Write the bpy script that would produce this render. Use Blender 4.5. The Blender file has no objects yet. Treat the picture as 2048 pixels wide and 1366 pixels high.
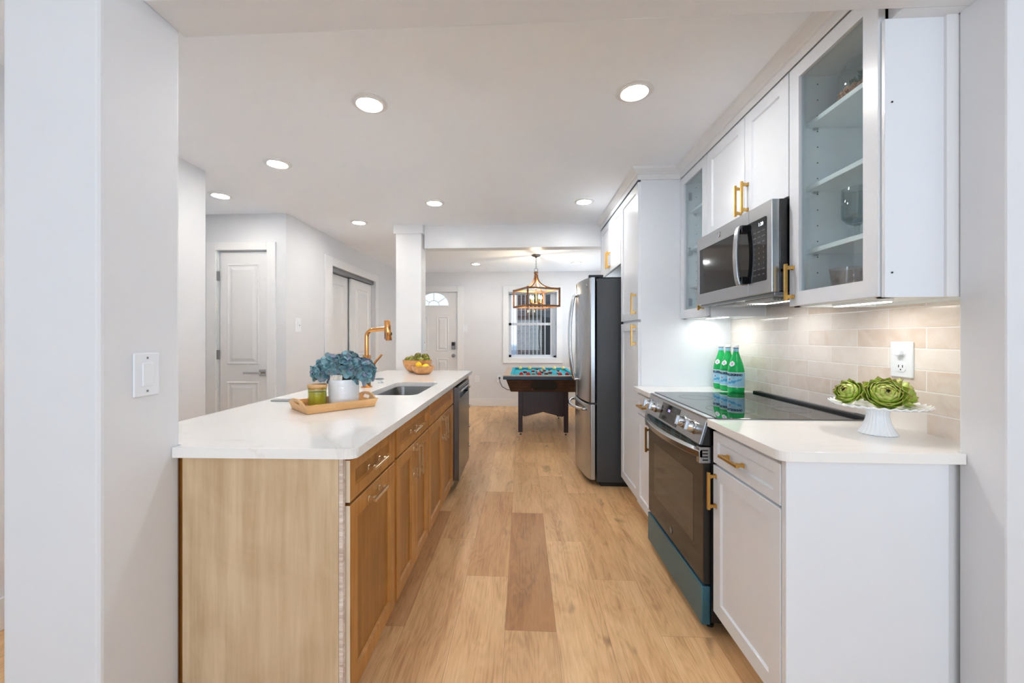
import bpy, bmesh, math, random
from mathutils import Vector, Matrix
random.seed(7)
sc = bpy.context.scene
COL = sc.collection
PI = math.pi

# ------------------------------------------------------------------ camera
cam_d = bpy.data.cameras.new('camera'); cam = bpy.data.objects.new('camera', cam_d); COL.objects.link(cam)
cam.location = (0, 0, 1.265)
YAW = math.atan(41.5/800)
cam.rotation_euler = (PI/2, 0, YAW)
cam_d.sensor_width = 36.0; cam_d.lens = 36.0*800/2048
cam_d.shift_x = (1024-1003.5)/2048
cam_d.shift_y = -(683-673)/2048
cam_d.clip_start = 0.02
sc.camera = cam
# ------------------------------------------------------------------ world, exposure
sc.view_settings.view_transform = 'Standard'; sc.view_settings.look = 'None'
sc.view_settings.gamma = 1; sc.view_settings.exposure = 0.42
try: sc.view_settings.use_curve_mapping = False
except Exception: pass
sc.cycles.use_denoising = True
sc.cycles.max_bounces = 16; sc.cycles.diffuse_bounces = 12; sc.cycles.glossy_bounces = 5
sc.cycles.transparent_max_bounces = 12; sc.cycles.transmission_bounces = 8
sc.cycles.sample_clamp_indirect = 6.0; sc.cycles.caustics_reflective = False; sc.cycles.caustics_refractive = False
w = bpy.data.worlds.new('sky'); sc.world = w; w.use_nodes = True
wn = w.node_tree; bg = wn.nodes['Background']
bg.inputs[0].default_value = (0.78, 0.90, 1.06, 1); bg.inputs[1].default_value = 1.0

def area(name, loc, rot, sx, sy, power, color=(1,1,1), shape='RECTANGLE', spread=None):
    l = bpy.data.lights.new(name, 'AREA'); l.shape = shape; l.size = sx; l.size_y = sy
    l.energy = power; l.color = color
    if spread: l.spread = spread
    o = bpy.data.objects.new(name, l); COL.objects.link(o); o.location = loc; o.rotation_euler = rot
    return o
# daylight fill added at the unseen back window, tilted up to brighten the ceiling
area('fill_back', (0.2, -3.45, 1.35), (PI/2+.78, 0, 0), 3.6, 1.9, 68, (0.70, 0.85, 1.0))
# fill lights added at the windowless right walls, near and far, also tilted up
area('fill_side', (2.5, -1.4, 1.4), (PI/2+.6, 0, PI/2), 1.6, 1.5, 17, (0.72, 0.86, 1.0))
area('fill_far', (1.3, 6.3, 1.4), (PI/2+.6, 0, PI/2), 1.2, 1.4, 13, (0.78, 0.89, 1.0))
CAN_W = 3.4
STRIP_W = 0.6

# ------------------------------------------------------------------ materials
def lin(c):
    c = c/255.0
    return c/12.92 if c <= .04045 else ((c+.055)/1.055)**2.4
def C(r, g, b): return (lin(r), lin(g), lin(b), 1)
class NB:
    def __init__(s, name):
        s.m = bpy.data.materials.new(name); s.m.use_nodes = True; s.nt = s.m.node_tree
        s.b = s.nt.nodes['Principled BSDF']
    def n(s, t, **k):
        o = s.nt.nodes.new(t)
        for a, v in k.items(): setattr(o, a, v)
        return o
    def link(s, a, b): s.nt.links.new(a, b)
    def put(s, sock, v):
        if isinstance(v, bpy.types.NodeSocket): s.link(v, sock)
        else: sock.default_value = v
    def M(s, op, a, b=0.0, c=0.0):
        o = s.n('ShaderNodeMath', operation=op)
        s.put(o.inputs[0], a); s.put(o.inputs[1], b); s.put(o.inputs[2], c)
        return o.outputs[0]
    def xyz(s, kind='Object'):
        t = s.n('ShaderNodeTexCoord'); q = s.n('ShaderNodeSeparateXYZ'); s.link(t.outputs[kind], q.inputs[0])
        return q.outputs[0], q.outputs[1], q.outputs[2]
    def vec(s, x=0.0, y=0.0, z=0.0):
        o = s.n('ShaderNodeCombineXYZ'); s.put(o.inputs[0], x); s.put(o.inputs[1], y); s.put(o.inputs[2], z); return o.outputs[0]
    def noise(s, v, scale=5, detail=3, rough=.5, dist=0.0):
        o = s.n('ShaderNodeTexNoise'); s.put(o.inputs['Vector'], v); o.inputs['Scale'].default_value = scale
        o.inputs['Detail'].default_value = detail; o.inputs['Roughness'].default_value = rough; o.inputs['Distortion'].default_value = dist
        return o.outputs[0]
    def white(s, v):
        o = s.n('ShaderNodeTexWhiteNoise', noise_dimensions='3D'); s.put(o.inputs['Vector'], v); return o.outputs[0]
    def ramp(s, f, stops):
        o = s.n('ShaderNodeValToRGB'); s.put(o.inputs[0], f); e = o.color_ramp.elements
        while len(e) < len(stops): e.new(.5)
        for k, (p, c) in enumerate(stops): e[k].position = p; e[k].color = c
        return o.outputs[0]
    def mix(s, f, a, b, bt='MIX'):
        o = s.n('ShaderNodeMix', data_type='RGBA', blend_type=bt)
        s.put(o.inputs[0], f); s.put(o.inputs[6], a); s.put(o.inputs[7], b); return o.outputs[2]
    def bump(s, h, strength=.2, dist=.002):
        o = s.n('ShaderNodeBump'); o.inputs['Strength'].default_value = strength; o.inputs['Distance'].default_value = dist
        s.put(o.inputs['Height'], h); s.link(o.outputs[0], s.b.inputs['Normal'])
    def base(s, v): s.put(s.b.inputs['Base Color'], v)

def simple(name, col, rough=.5, metal=0.0, spec=.5, var=.02, scale=6, coat=0, bump=0):
    k = NB(name); x = k.n('ShaderNodeTexCoord').outputs['Object']
    f = k.noise(x, scale, 3)
    lo = tuple(max(0, c*(1-var*2)) for c in col[:3])+(1,); hi = tuple(min(1, c*(1+var*2)) for c in col[:3])+(1,)
    k.base(k.ramp(f, [(.3, lo), (.7, hi)]))
    k.b.inputs['Roughness'].default_value = rough; k.b.inputs['Metallic'].default_value = metal
    k.b.inputs['Specular IOR Level'].default_value = spec
    if coat: k.b.inputs['Coat Weight'].default_value = coat; k.b.inputs['Coat Roughness'].default_value = .05
    if bump: k.bump(k.noise(x, 180, 2), bump, .001)
    return k.m
MT = {}
MT['wall'] = simple('wall_paint', C(220,222,225), .55, bump=.05, var=.004)
MT['ceil'] = simple('ceiling_paint', C(243,248,255), .7, var=.004)
MT['trim'] = simple('trim_paint', C(229,230,231), .35, var=.004)
MT['cab'] = simple('white_lacquer', C(224,228,233), .32, var=.004)
MT['cabin'] = simple('white_melamine', C(240,243,244), .45, var=.004)
MT['plastic'] = simple('white_plastic', C(232,236,241), .3, var=.003)
MT['black'] = simple('black_plastic', C(22,23,25), .4)
MT['blackgloss'] = simple('black_glass', C(12,12,13), .04, spec=.7)
MT['cooktop'] = simple('ceramic_glass', C(16,16,17), .03, spec=.5)
MT['cooktop'].node_tree.nodes['Principled BSDF'].inputs['IOR'].default_value = 2.4
MT['ovenglass'] = simple('dark_oven_glass', C(40,37,35), .08, spec=.3)
MT['fridgeside'] = simple('charcoal_enamel', C(62,64,67), .42, bump=.2, var=.03, scale=60)
MT['gold'] = simple('brushed_gold', C(214,170,96), .28, 1, var=.03, scale=30)
MT['palegold'] = simple('champagne_gold', C(232,214,182), .2, 1, var=.03, scale=30)
MT['rosegold'] = simple('polished_rose_gold', C(222,160,100), .1, 1, var=.02)
MT['chrome'] = simple('chrome', C(205,207,210), .12, 1)
MT['iron'] = simple('grey_iron', C(120,118,115), .4, 1)
MT['nickel'] = simple('satin_nickel', C(150,150,152), .3, 1)
MT['bluefilm'] = simple('teal_protective_film', C(62,106,122), .3, .35, var=.08, scale=4)
MT['filmvent'] = simple('teal_film_vent', C(50,98,112), .3, .3, var=.06)
MT['rubber'] = simple('rubber', C(30,30,30), .8)
MT['ceramic'] = simple('white_ceramic', C(236,238,240), .12, var=.01, coat=.4)
MT['wax'] = simple('olive_wax', C(196,196,70), .4, var=.05)
MT['lemon'] = simple('lemon_skin', C(250,208,20), .4, var=.04, scale=40, bump=.5)
MT['cream'] = simple('cream_ball', C(226,206,128), .12, var=.03)
MT['redball'] = simple('red_ball', C(200,36,38), .12, var=.03)
MT['felt'] = simple('teal_felt', C(24,150,170), .9, var=.05, scale=40)
MT['leath'] = simple('cream_rubber', C(226,222,208), .5)
MT['darkred'] = simple('dark_red_rubber', C(120,20,30), .5)
MT['woodrail'] = simple('light_rail_laminate', C(176,152,128), .4, var=.08, scale=14)
MT['bluegrey'] = simple('navy_edge', C(38,62,84), .4)
MT['siding'] = None
MT['paper'] = simple('printed_card', C(222,210,196), .6, var=.1, scale=90)
MT['pebble'] = simple('pebbles', C(190,130,95), .6, var=.25, scale=60)
MT['succ'] = simple('succulent', C(52,92,66), .5, var=.12, scale=40)
MT['leafg'] = simple('green_leaf', C(96,124,62), .5, var=.15, scale=40)
MT['stem'] = simple('stem_green', C(110,130,80), .5)
MT['label'] = simple('pale_blue_label', C(150,200,222), .35, var=.02)
MT['navy'] = simple('navy_ink', C(24,34,60), .4)
MT['cyan'] = simple('cyan_ink', C(60,160,205), .4)
MT['red'] = simple('red_ink', C(205,50,50), .4)
MT['white'] = simple('white_ink', C(240,240,240), .4)
MT['greyink'] = simple('grey_ink', C(150,150,152), .4)
MT['cordm'] = simple('grey_cord', C(70,70,72), .5)
MT['blind'] = simple('white_vinyl', C(235,236,238), .4, var=.005)

def emis(name, col, st):
    k = NB(name); k.b.inputs['Base Color'].default_value = col
    k.b.inputs['Emission Color'].default_value = col; k.b.inputs['Emission Strength'].default_value = st; return k.m
MT['lamp'] = emis('lamp_lens', (1, .98, .95, 1), 6)
MT['bulb'] = emis('warm_bulb', (1, .78, .48, 1), 14)
MT['strip'] = emis('strip_lens', (1, .97, .93, 1), 8)
MT['digit'] = emis('white_digits', (.85, .92, 1, 1), 1.6)
MT['digitp'] = emis('violet_digits', (.5, .42, 1, 1), 1.8)

def stainless(name, c=(150,151,153), rough=.27, axis='z', drk=.93):
    k = NB(name); x, y, z = k.xyz()
    v = k.vec(k.M('MULTIPLY', x, 3 if axis != 'x' else 200), k.M('MULTIPLY', y, 3 if axis != 'y' else 200), k.M('MULTIPLY', z, 200 if axis == 'z' else 3))
    f = k.noise(v, 1, 3)
    lo = tuple(lin(q)*.99 for q in c)+(1,); hi = tuple(lin(q)*1.03 for q in c)+(1,)
    k.base(k.ramp(f, [(.25, lo), (.75, hi)])); k.b.inputs['Metallic'].default_value = 1
    k.put(k.b.inputs['Roughness'], k.M('MULTIPLY_ADD', f, .008, rough-.004)); return k.m
MT['steel'] = stainless('brushed_stainless', (178,179,181))
MT['steeld'] = stainless('dark_brushed_stainless', (128,131,136), .22)
MT['steelsink'] = stainless('sink_stainless', (150,148,146), .3)

def glass(name, tint=(.93,.97,.97), gl=.1, dark=0.0):
    k = NB(name); nt = k.nt; out = nt.nodes['Material Output']
    t = k.n('ShaderNodeBsdfTransparent'); t.inputs[0].default_value = tint+(1,)
    g = k.n('ShaderNodeBsdfGlossy'); g.inputs['Roughness'].default_value = .02
    geo = k.n('ShaderNodeNewGeometry'); fr = k.n('ShaderNodeFresnel'); k.put(fr.inputs[0], k.M('ADD', 1.5, k.M('MULTIPLY', geo.outputs['Backfacing'], -.8333)))
    mx = k.n('ShaderNodeMixShader'); k.link(k.M('MAXIMUM', fr.outputs[0], gl*.2), mx.inputs[0]); k.link(k.mix(geo.outputs['Backfacing'], t.inputs[0].default_value, (1,1,1,1)), t.inputs[0]); k.link(t.outputs[0], mx.inputs[1]); k.link(g.outputs[0], mx.inputs[2])
    k.link(mx.outputs[0], out.inputs[0]); nt.nodes.remove(k.b); return k.m
MT['glass'] = glass('cabinet_glass', (.84,.92,.94))
MT['winglass'] = glass('window_glass', (.97,.98,.98))
MT['clearglass'] = glass('clear_jar_glass', (.93,.96,.95), .4)
MT['smokeglass'] = glass('smoky_teal_glass', (.60,.68,.69), .5)
MT['pinkglass'] = glass('rose_glass', (.80,.66,.62), .5)
MT['olivglass'] = glass('olive_glass', (.84,.83,.46), .4)
MT['greenglass'] = None
k = NB('green_bottle'); k.base(C(40,205,110)); k.b.inputs['Roughness'].default_value = .05
k.b.inputs['Transmission Weight'].default_value = .35; k.b.inputs['IOR'].default_value = 1.3; MT['greenglass'] = k.m

def wood(name, a, b, axis='z', sc_=1.0, rough=.4, knots=0.0, amt=1.0):
    k = NB(name); x, y, z = k.xyz()
    s1, s2 = 26*sc_, 1.6*sc_
    v = k.vec(k.M('MULTIPLY', x, s2 if axis == 'x' else s1), k.M('MULTIPLY', y, s2 if axis == 'y' else s1), k.M('MULTIPLY', z, s2 if axis == 'z' else s1))
    g = k.noise(v, 1.6, 6, .6, .3)
    v2 = k.n('ShaderNodeTexCoord').outputs['Object']
    g2 = k.noise(v2, 3.5*sc_, 4, .6, 1.5)
    f = k.M('ADD', k.M('MULTIPLY', g, .6*amt), k.M('MULTIPLY', g2, .4))
    k.base(k.ramp(f, [(.32, a), (.62, b)])); k.b.inputs['Roughness'].default_value = rough
    k.bump(g, .05, .001)
    return k.m
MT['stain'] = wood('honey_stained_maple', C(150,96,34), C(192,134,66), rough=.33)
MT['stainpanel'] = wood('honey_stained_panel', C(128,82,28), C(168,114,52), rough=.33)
MT['maple'] = wood('raw_maple_veneer', C(182,152,114), C(212,186,152), rough=.55, sc_=.8)
MT['paleedge'] = wood('pale_edge', C(214,190,160), C(232,216,192), rough=.55)
MT['ply'] = wood('ply_edge', C(170,140,120), C(232,218,205), 'x', 3.2, .6)
MT['bamboo'] = wood('bamboo', C(206,152,92), C(232,186,130), 'x', 1.6, .4)
MT['bamboobowl'] = wood('bamboo_bowl', C(178,118,62), C(222,168,108), 'x', 2.2, .35)
MT['walnut'] = wood('dark_walnut', C(42,24,18), C(84,54,38), 'x', 1.2, .4)
MT['walnutd'] = wood('dark_walnut_leg', C(36,18,18), C(60,34,32), 'z', 1.2, .35)
MT['rustic'] = wood('weathered_oak', C(112,76,50), C(168,124,88), 'x', 2, .6)

def quartz():
    k = NB('white_quartz'); v = k.n('ShaderNodeTexCoord').outputs['Object']
    n1 = k.noise(v, 1.7, 5, .6, 1.2)
    vein = k.M('SUBTRACT', 1.0, k.M('MULTIPLY', k.M('ABSOLUTE', k.M('SUBTRACT', n1, .5)), 60))
    vein = k.M('MAXIMUM', vein, 0.0); vein = k.M('MULTIPLY', vein, k.M('MAXIMUM', k.M('SUBTRACT', k.noise(v, 5, 3), .45), 0.0))
    k.base(k.mix(k.M('MULTIPLY', vein, .9), C(238,236,232), C(190,182,172)))
    k.b.inputs['Roughness'].default_value = .07; return k.m
MT['quartz'] = quartz()

def tiles():
    k = NB('beige_subway_tile'); x, y, z = k.xyz()
    TH, TW = .0767, .2965
    r = k.M('DIVIDE', k.M('SUBTRACT', z, .9135), TH); ri = k.M('FLOOR', r); rf = k.M('SUBTRACT', r, ri)
    odd = k.M('ABSOLUTE', k.M('MODULO', ri, 2.0))
    u = k.M('DIVIDE', k.M('SUBTRACT', k.M('SUBTRACT', y, 1.6575), k.M('MULTIPLY', k.M('SUBTRACT', 1.0, odd), TW/2)), TW)
    ui = k.M('FLOOR', u); uf = k.M('SUBTRACT', u, ui)
    gv = k.M('MULTIPLY', k.M('SUBTRACT', .5, k.M('ABSOLUTE', k.M('SUBTRACT', rf, .5))), TH)
    gu = k.M('MULTIPLY', k.M('SUBTRACT', .5, k.M('ABSOLUTE', k.M('SUBTRACT', uf, .5))), TW)
    g = k.M('MINIMUM', gv, gu); grout = k.M('LESS_THAN', g, .0016)
    rnd = k.white(k.vec(ri, ui, 3.0))
    v = k.n('ShaderNodeTexCoord').outputs['Object']
    off = k.vec(k.M('MULTIPLY', rnd, 9), y, z)
    mot = k.noise(off, 11, 5, .6, .8)
    f = k.M('ADD', k.M('MULTIPLY', rnd, .45), k.M('MULTIPLY', mot, .7))
    tc = k.ramp(f, [(.3, C(220,203,188)), (.5, C(230,219,209)), (.8, C(238,232,226))])
    k.base(k.mix(grout, tc, C(240,238,235)))
    k.put(k.b.inputs['Roughness'], k.M('MULTIPLY_ADD', grout, .6, .12))
    h = k.M('ADD', k.M('MULTIPLY', k.M('MINIMUM', g, .004), 250), k.M('MULTIPLY', mot, .5))
    k.bump(h, .35, .002); return k.m
MT['tile'] = tiles()

def floor_m():
    k = NB('oak_plank_floor'); x, y, z = k.xyz()
    W, L = .22, 1.15
    cx = k.M('DIVIDE', k.M('ADD', x, .075), W); ci = k.M('FLOOR', cx); cf = k.M('SUBTRACT', cx, ci)
    r = k.M('DIVIDE', k.M('SUBTRACT', y, k.M('SUBTRACT', 1.722, k.M('MULTIPLY', ci, .3833))), L)
    ri = k.M('FLOOR', r); rf = k.M('SUBTRACT', r, ri)
    gu = k.M('MULTIPLY', k.M('SUBTRACT', .5, k.M('ABSOLUTE', k.M('SUBTRACT', cf, .5))), W)
    gv = k.M('MULTIPLY', k.M('SUBTRACT', .5, k.M('ABSOLUTE', k.M('SUBTRACT', rf, .5))), L)
    gap = k.M('LESS_THAN', k.M('MINIMUM', gu, gv), .0009)
    rnd = k.white(k.vec(ci, ri, 1.0)); rnd2 = k.white(k.vec(ci, ri, 5.0))
    vy = k.M('ADD', y, k.M('MULTIPLY', rnd, 37)); vx = k.M('ADD', x, k.M('MULTIPLY', rnd2, 11))
    warp = k.noise(k.vec(k.M('MULTIPLY', vx, 5), k.M('MULTIPLY', vy, .9), 0.0), 1.3, 3, .5)
    rings = k.M('SINE', k.M('MULTIPLY', k.M('ADD', k.M('MULTIPLY', warp, 3.2), k.M('MULTIPLY', vx, 2.0)), 34))
    fine = k.noise(k.vec(k.M('MULTIPLY', vx, 95), k.M('MULTIPLY', vy, 2.4), 0.0), 1.5, 6, .68, .3)
    blot = k.noise(k.vec(k.M('MULTIPLY', vx, 7), k.M('MULTIPLY', vy, 1.1), 0.0), 1.2, 4, .6, 1.0)
    knot = k.noise(k.vec(k.M('MULTIPLY', vx, 9), k.M('MULTIPLY', vy, 3.4), 4.0), 1.0, 2, .5, 1.0)
    kn = k.M('MAXIMUM', k.M('SUBTRACT', knot, .64), 0.0)
    f = k.M('ADD', k.M('MULTIPLY', rings, .026), k.M('ADD', k.M('MULTIPLY', fine, .44), k.M('MULTIPLY', blot, .50)))
    col = k.ramp(f, [(.30, C(176,130,84)), (.46, C(220,178,128)), (.66, C(242,204,154))])
    tone = k.ramp(rnd, [(0, C(236,230,224)), (.5, C(250,248,246)), (1, C(255,255,255))])
    col = k.mix(1.0, col, tone, 'MULTIPLY')
    is0 = k.M('MULTIPLY', k.M('COMPARE', ci, 0.0, .1), k.M('COMPARE', ri, 0.0, .1))
    is1 = k.M('MULTIPLY', k.M('COMPARE', ci, -1.0, .1), k.M('COMPARE', ri, 0.0, .1))
    is2 = k.M('MULTIPLY', k.M('COMPARE', ci, -3.0, .1), k.M('COMPARE', ri, -1.0, .1))
    col = k.mix(k.M('MULTIPLY', is0, 1.0), col, k.mix(1.0, col, C(204,182,158), 'MULTIPLY'))
    col = k.mix(is1, col, k.mix(1.0, col, C(234,222,206), 'MULTIPLY'))
    col = k.mix(is2, col, k.mix(1.0, col, C(220,206,196), 'MULTIPLY'))
    col = k.mix(k.M('MULTIPLY', kn, 4.0), col, C(120,84,54))
    col = k.mix(k.M('MULTIPLY', gap, .55), col, C(120,88,60))
    k.base(col); k.put(k.b.inputs['Roughness'], k.M('MULTIPLY_ADD', fine, .15, .30))
    k.b.inputs['Specular IOR Level'].default_value = .4
    k.bump(k.M('SUBTRACT', fine, k.M('MULTIPLY', gap, 2.0)), .12, .001); return k.m
MT['floor'] = floor_m()

def island_var(name, stops, rough=.5, attr=None, tipcol=None, sss=0):
    k = NB(name); g = k.n('ShaderNodeNewGeometry'); x = k.n('ShaderNodeTexCoord').outputs['Object']
    f = k.M('ADD', k.M('MULTIPLY', g.outputs['Random Per Island'], .75), k.M('MULTIPLY', k.noise(x, 60, 3), .25))
    c = k.ramp(f, stops)
    if attr:
        a = k.n('ShaderNodeAttribute', attribute_name=attr)
        c = k.mix(k.M('POWER', a.outputs['Fac'], 9.0), c, tipcol)
    k.base(c); k.b.inputs['Roughness'].default_value = rough; return k.m
MT['petal'] = island_var('hydrangea_petals', [(.12, C(58,92,102)), (.35, C(98,142,152)), (.55, C(140,176,186)), (.72, C(100,134,126)), (.9, C(160,146,182))], .55)
MT['arti'] = island_var('artichoke_bracts', [(.1, C(138,166,48)), (.5, C(172,194,78)), (.9, C(200,212,118))], .35, 'tip', C(150,100,66))
MT['artid'] = island_var('artichoke_bracts_dark', [(.1, C(84,112,30)), (.5, C(140,156,54)), (.9, C(196,190,96))], .5, 'tip', C(176,110,60))
MT['pebbles'] = island_var('terracotta_pebbles', [(.1, C(150,92,64)), (.5, C(196,140,104)), (.9, C(222,180,150))], .6)

def brick():
    k = NB('red_brick'); t = k.n('ShaderNodeTexCoord'); b = k.n('ShaderNodeTexBrick'); x, y, z = k.xyz()
    k.link(k.vec(k.M('ADD', x, y), z, 0.0), b.inputs[0]); b.inputs['Scale'].default_value = 4
    b.inputs['Color1'].default_value = C(74,44,36); b.inputs['Color2'].default_value = C(112,82,70); b.inputs['Mortar'].default_value = C(104,100,96)
    b.inputs['Mortar Size'].default_value = .03
    k.base(b.outputs[0]); k.b.inputs['Roughness'].default_value = .9; return k.m
MT['brick'] = brick()
def siding():
    k = NB('lap_siding'); x, y, z = k.xyz(); r = k.M('DIVIDE', z, .12); f = k.M('SUBTRACT', r, k.M('FLOOR', r))
    k.base(k.mix(k.M('LESS_THAN', f, .12), C(88,92,84), C(46,48,46))); k.b.inputs['Roughness'].default_value = .7
    k.bump(f, .5, .01); return k.m
MT['siding'] = siding()
MT['grass'] = simple('ground', C(120,118,110), .9)

# ------------------------------------------------------------------ geometry helpers
OFF = {}
class MB:
    def __init__(s): s.bm = bmesh.new()
    def box(s, x0, x1, y0, y1, z0, z1):
        P = [(x0,y0,z0),(x1,y0,z0),(x1,y1,z0),(x0,y1,z0),(x0,y0,z1),(x1,y0,z1),(x1,y1,z1),(x0,y1,z1)]
        v = [s.bm.verts.new(p) for p in P]
        for f in ((0,3,2,1),(4,5,6,7),(0,1,5,4),(1,2,6,5),(2,3,7,6),(3,0,4,7)): s.bm.faces.new([v[i] for i in f])
        return s
    def fbox(s, F, u0, u1, v0, v1, w0, w1):
        P = [(u0,v0,w0),(u1,v0,w0),(u1,v1,w0),(u0,v1,w0),(u0,v0,w1),(u1,v0,w1),(u1,v1,w1),(u0,v1,w1)]
        v = [s.bm.verts.new(F(*p)) for p in P]
        for f in ((0,3,2,1),(4,5,6,7),(0,1,5,4),(1,2,6,5),(2,3,7,6),(3,0,4,7)): s.bm.faces.new([v[i] for i in f])
        return s
    def obox(s, c, size, M=None):
        hx, hy, hz = [q/2 for q in size]
        M = M or Matrix.Identity(3); c = Vector(c)
        F = lambda u, v, w: c + M @ Vector((u, v, w))
        return s.fbox(F, -hx, hx, -hy, hy, -hz, hz)
    def loops(s, rings, closed=True, cap0=True, cap1=True):
        R = [[s.bm.verts.new(p) for p in r] for r in rings]; n = len(R[0])
        for a, b in zip(R, R[1:]):
            for i in range(n if closed else n-1):
                j = (i+1) % n
                try: s.bm.faces.new([a[i], a[j], b[j], b[i]])
                except ValueError: pass
        if cap0 and n > 2: s.bm.faces.new(list(reversed(R[0])))
        if cap1 and n > 2: s.bm.faces.new(R[-1])
        return R
    def lathe(s, prof, c=(0,0,0), n=40, flute=0, fn=0, M=None):
        c = Vector(c); M = M or Matrix.Identity(3); rings = []
        for r, z in prof:
            ring = []
            for i in range(n):
                a = 2*PI*i/n; rr = max(r, 1e-5)*(1+(flute*math.cos(fn*a) if fn else 0))
                ring.append(c + M @ Vector((rr*math.cos(a), rr*math.sin(a), z)))
            rings.append(ring)
        s.loops(rings); return s
    def tube(s, pts, r, n=14, caps=True, square=False):
        pts = [Vector(p) for p in pts]; rings = []; up = None
        for i, p in enumerate(pts):
            d = (pts[min(i+1, len(pts)-1)]-pts[max(i-1, 0)]).normalized()
            if up is None:
                up = Vector((0,0,1)) if abs(d.z) < .9 else Vector((0,1,0))
            a = d.cross(up).normalized(); b = a.cross(d).normalized(); up = b
            rr = r[i] if isinstance(r, (list, tuple)) else r
            if square: rings.append([p + a*sx*rr + b*sy*rr for sx, sy in ((1,1),(-1,1),(-1,-1),(1,-1))])
            else: rings.append([p + a*math.cos(2*PI*k/n)*rr + b*math.sin(2*PI*k/n)*rr for k in range(n)])
        s.loops(rings, cap0=caps, cap1=caps); return s
    def sphere(s, c, r, n=20, m=12, sz=1.0):
        c = Vector(c); rr = r
        rings = [[c+Vector((math.sin(PI*(j+.001)/m*.998)*r*math.cos(2*PI*i/n), math.sin(PI*(j+.001)/m*.998)*r*math.sin(2*PI*i/n), -math.cos(PI*j/m)*r*sz)) for i in range(n)] for j in range(m+1)]
        s.loops(rings, cap0=False, cap1=False); return s
    def prism(s, poly, F, w0, w1):
        "polygon (u,v) extruded along w, mapped with F"
        s.loops([[F(u, v, w0) for u, v in poly], [F(u, v, w1) for u, v in poly]]); return s
    def plate(s, outer, holes, z0, z1, F=None):
        F = F or (lambda u, v, w: (u, v, w))
        tops = []
        b2 = bmesh.new(); es = []; allv = []
        for lp in [outer]+holes:
            vs = [b2.verts.new((p[0], p[1], 0)) for p in lp]
            for i in range(len(vs)): es.append(b2.edges.new((vs[i], vs[(i+1) % len(vs)])))
        bmesh.ops.triangle_fill(b2, use_beauty=True, use_dissolve=False, edges=es)
        b2.verts.index_update()
        co = [v.co.copy() for v in b2.verts]; fs = [[v.index for v in f.verts] for f in b2.faces]; b2.free()
        T = [s.bm.verts.new(F(p.x, p.y, z1)) for p in co]; B = [s.bm.verts.new(F(p.x, p.y, z0)) for p in co]
        for f in fs:
            s.bm.faces.new([T[i] for i in f]); s.bm.faces.new([B[i] for i in reversed(f)])
        k = 0
        for lp in [outer]+holes:
            n = len(lp)
            for i in range(n):
                a, b = k+i, k+(i+1) % n
                s.bm.faces.new([B[a], B[b], T[b], T[a]])
            k += n
        return s
    def shaker(s, F, u0, u1, v0, v1, w0, w1, rail=.058, rec=.008, ch=.005, glass=False):
        R = lambda a, w: [F(u0+a, v0+a, w), F(u1-a, v0+a, w), F(u1-a, v1-a, w), F(u0+a, v1-a, w)]
        e = .0015
        if glass == 'frame':
            RR = s.loops([R(0, w0), R(0, w1-e), R(e, w1), R(rail, w1), R(rail+ch, w1-rec), R(rail+ch, w0)], cap0=False, cap1=False)
            a, b = RR[-1], RR[0]
            for i in range(4): s.bm.faces.new([a[i], a[(i+1) % 4], b[(i+1) % 4], b[i]])
        elif glass:
            rings = [R(0, w0), R(0, w1-e), R(e, w1), R(rail, w1), R(rail, w0)]
            RR = s.loops(rings, cap0=False, cap1=False)
            a, b = RR[-1], RR[0]
            for i in range(4): s.bm.faces.new([a[i], a[(i+1) % 4], b[(i+1) % 4], b[i]])
        else:
            s.loops([R(0, w0), R(0, w1-e), R(e, w1), R(rail, w1), R(rail+ch, w1-rec)])
        return s
    def pull(s, F, uc, vc, L, w, vert, t=.0055, post=.064):
        "bar pull: square bar on two stepped posts; local (u,v,w), w = face"
        h = .030
        def bx(a0, a1, b0, b1, c0, c1):
            if vert: s.fbox(F, uc+b0, uc+b1, vc+a0, vc+a1, w+c0, w+c1)
            else: s.fbox(F, uc+a0, uc+a1, vc+b0, vc+b1, w+c0, w+c1)
        bx(-L/2, L/2, -t, t, h-t, h+t)
        for q in (-1, 1):
            p = q*(L/2-.016)
            bx(p-.0085, p+.0085, -.0085, .0085, 0, .005)
            bx(p-.006, p+.006, -.006, .006, .004, h)
            bx(p-.008, p+.008, -.0075, .0075, h-.011, h-t)
        return s
    def text(s, txt, size, F, extr=.0006, align='CENTER', font_shear=0, bold=0):
        cu = bpy.data.curves.new('t', 'FONT'); cu.body = txt; cu.size = size; cu.align_x = align; cu.align_y = 'CENTER'
        cu.shear = font_shear; cu.resolution_u = 3; cu.offset = bold
        o = bpy.data.objects.new('t', cu); COL.objects.link(o)
        bpy.context.view_layer.update()
        me = bpy.data.meshes.new_from_object(o.evaluated_get(bpy.context.evaluated_depsgraph_get()))
        vs = [s.bm.verts.new(F(v.co.x, v.co.y, extr)) for v in me.vertices]
        for p in me.polygons:
            try: s.bm.faces.new([vs[i] for i in p.vertices])
            except ValueError: pass
        bpy.data.objects.remove(o); bpy.data.meshes.remove(me); bpy.data.curves.remove(cu)
        return s
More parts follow.
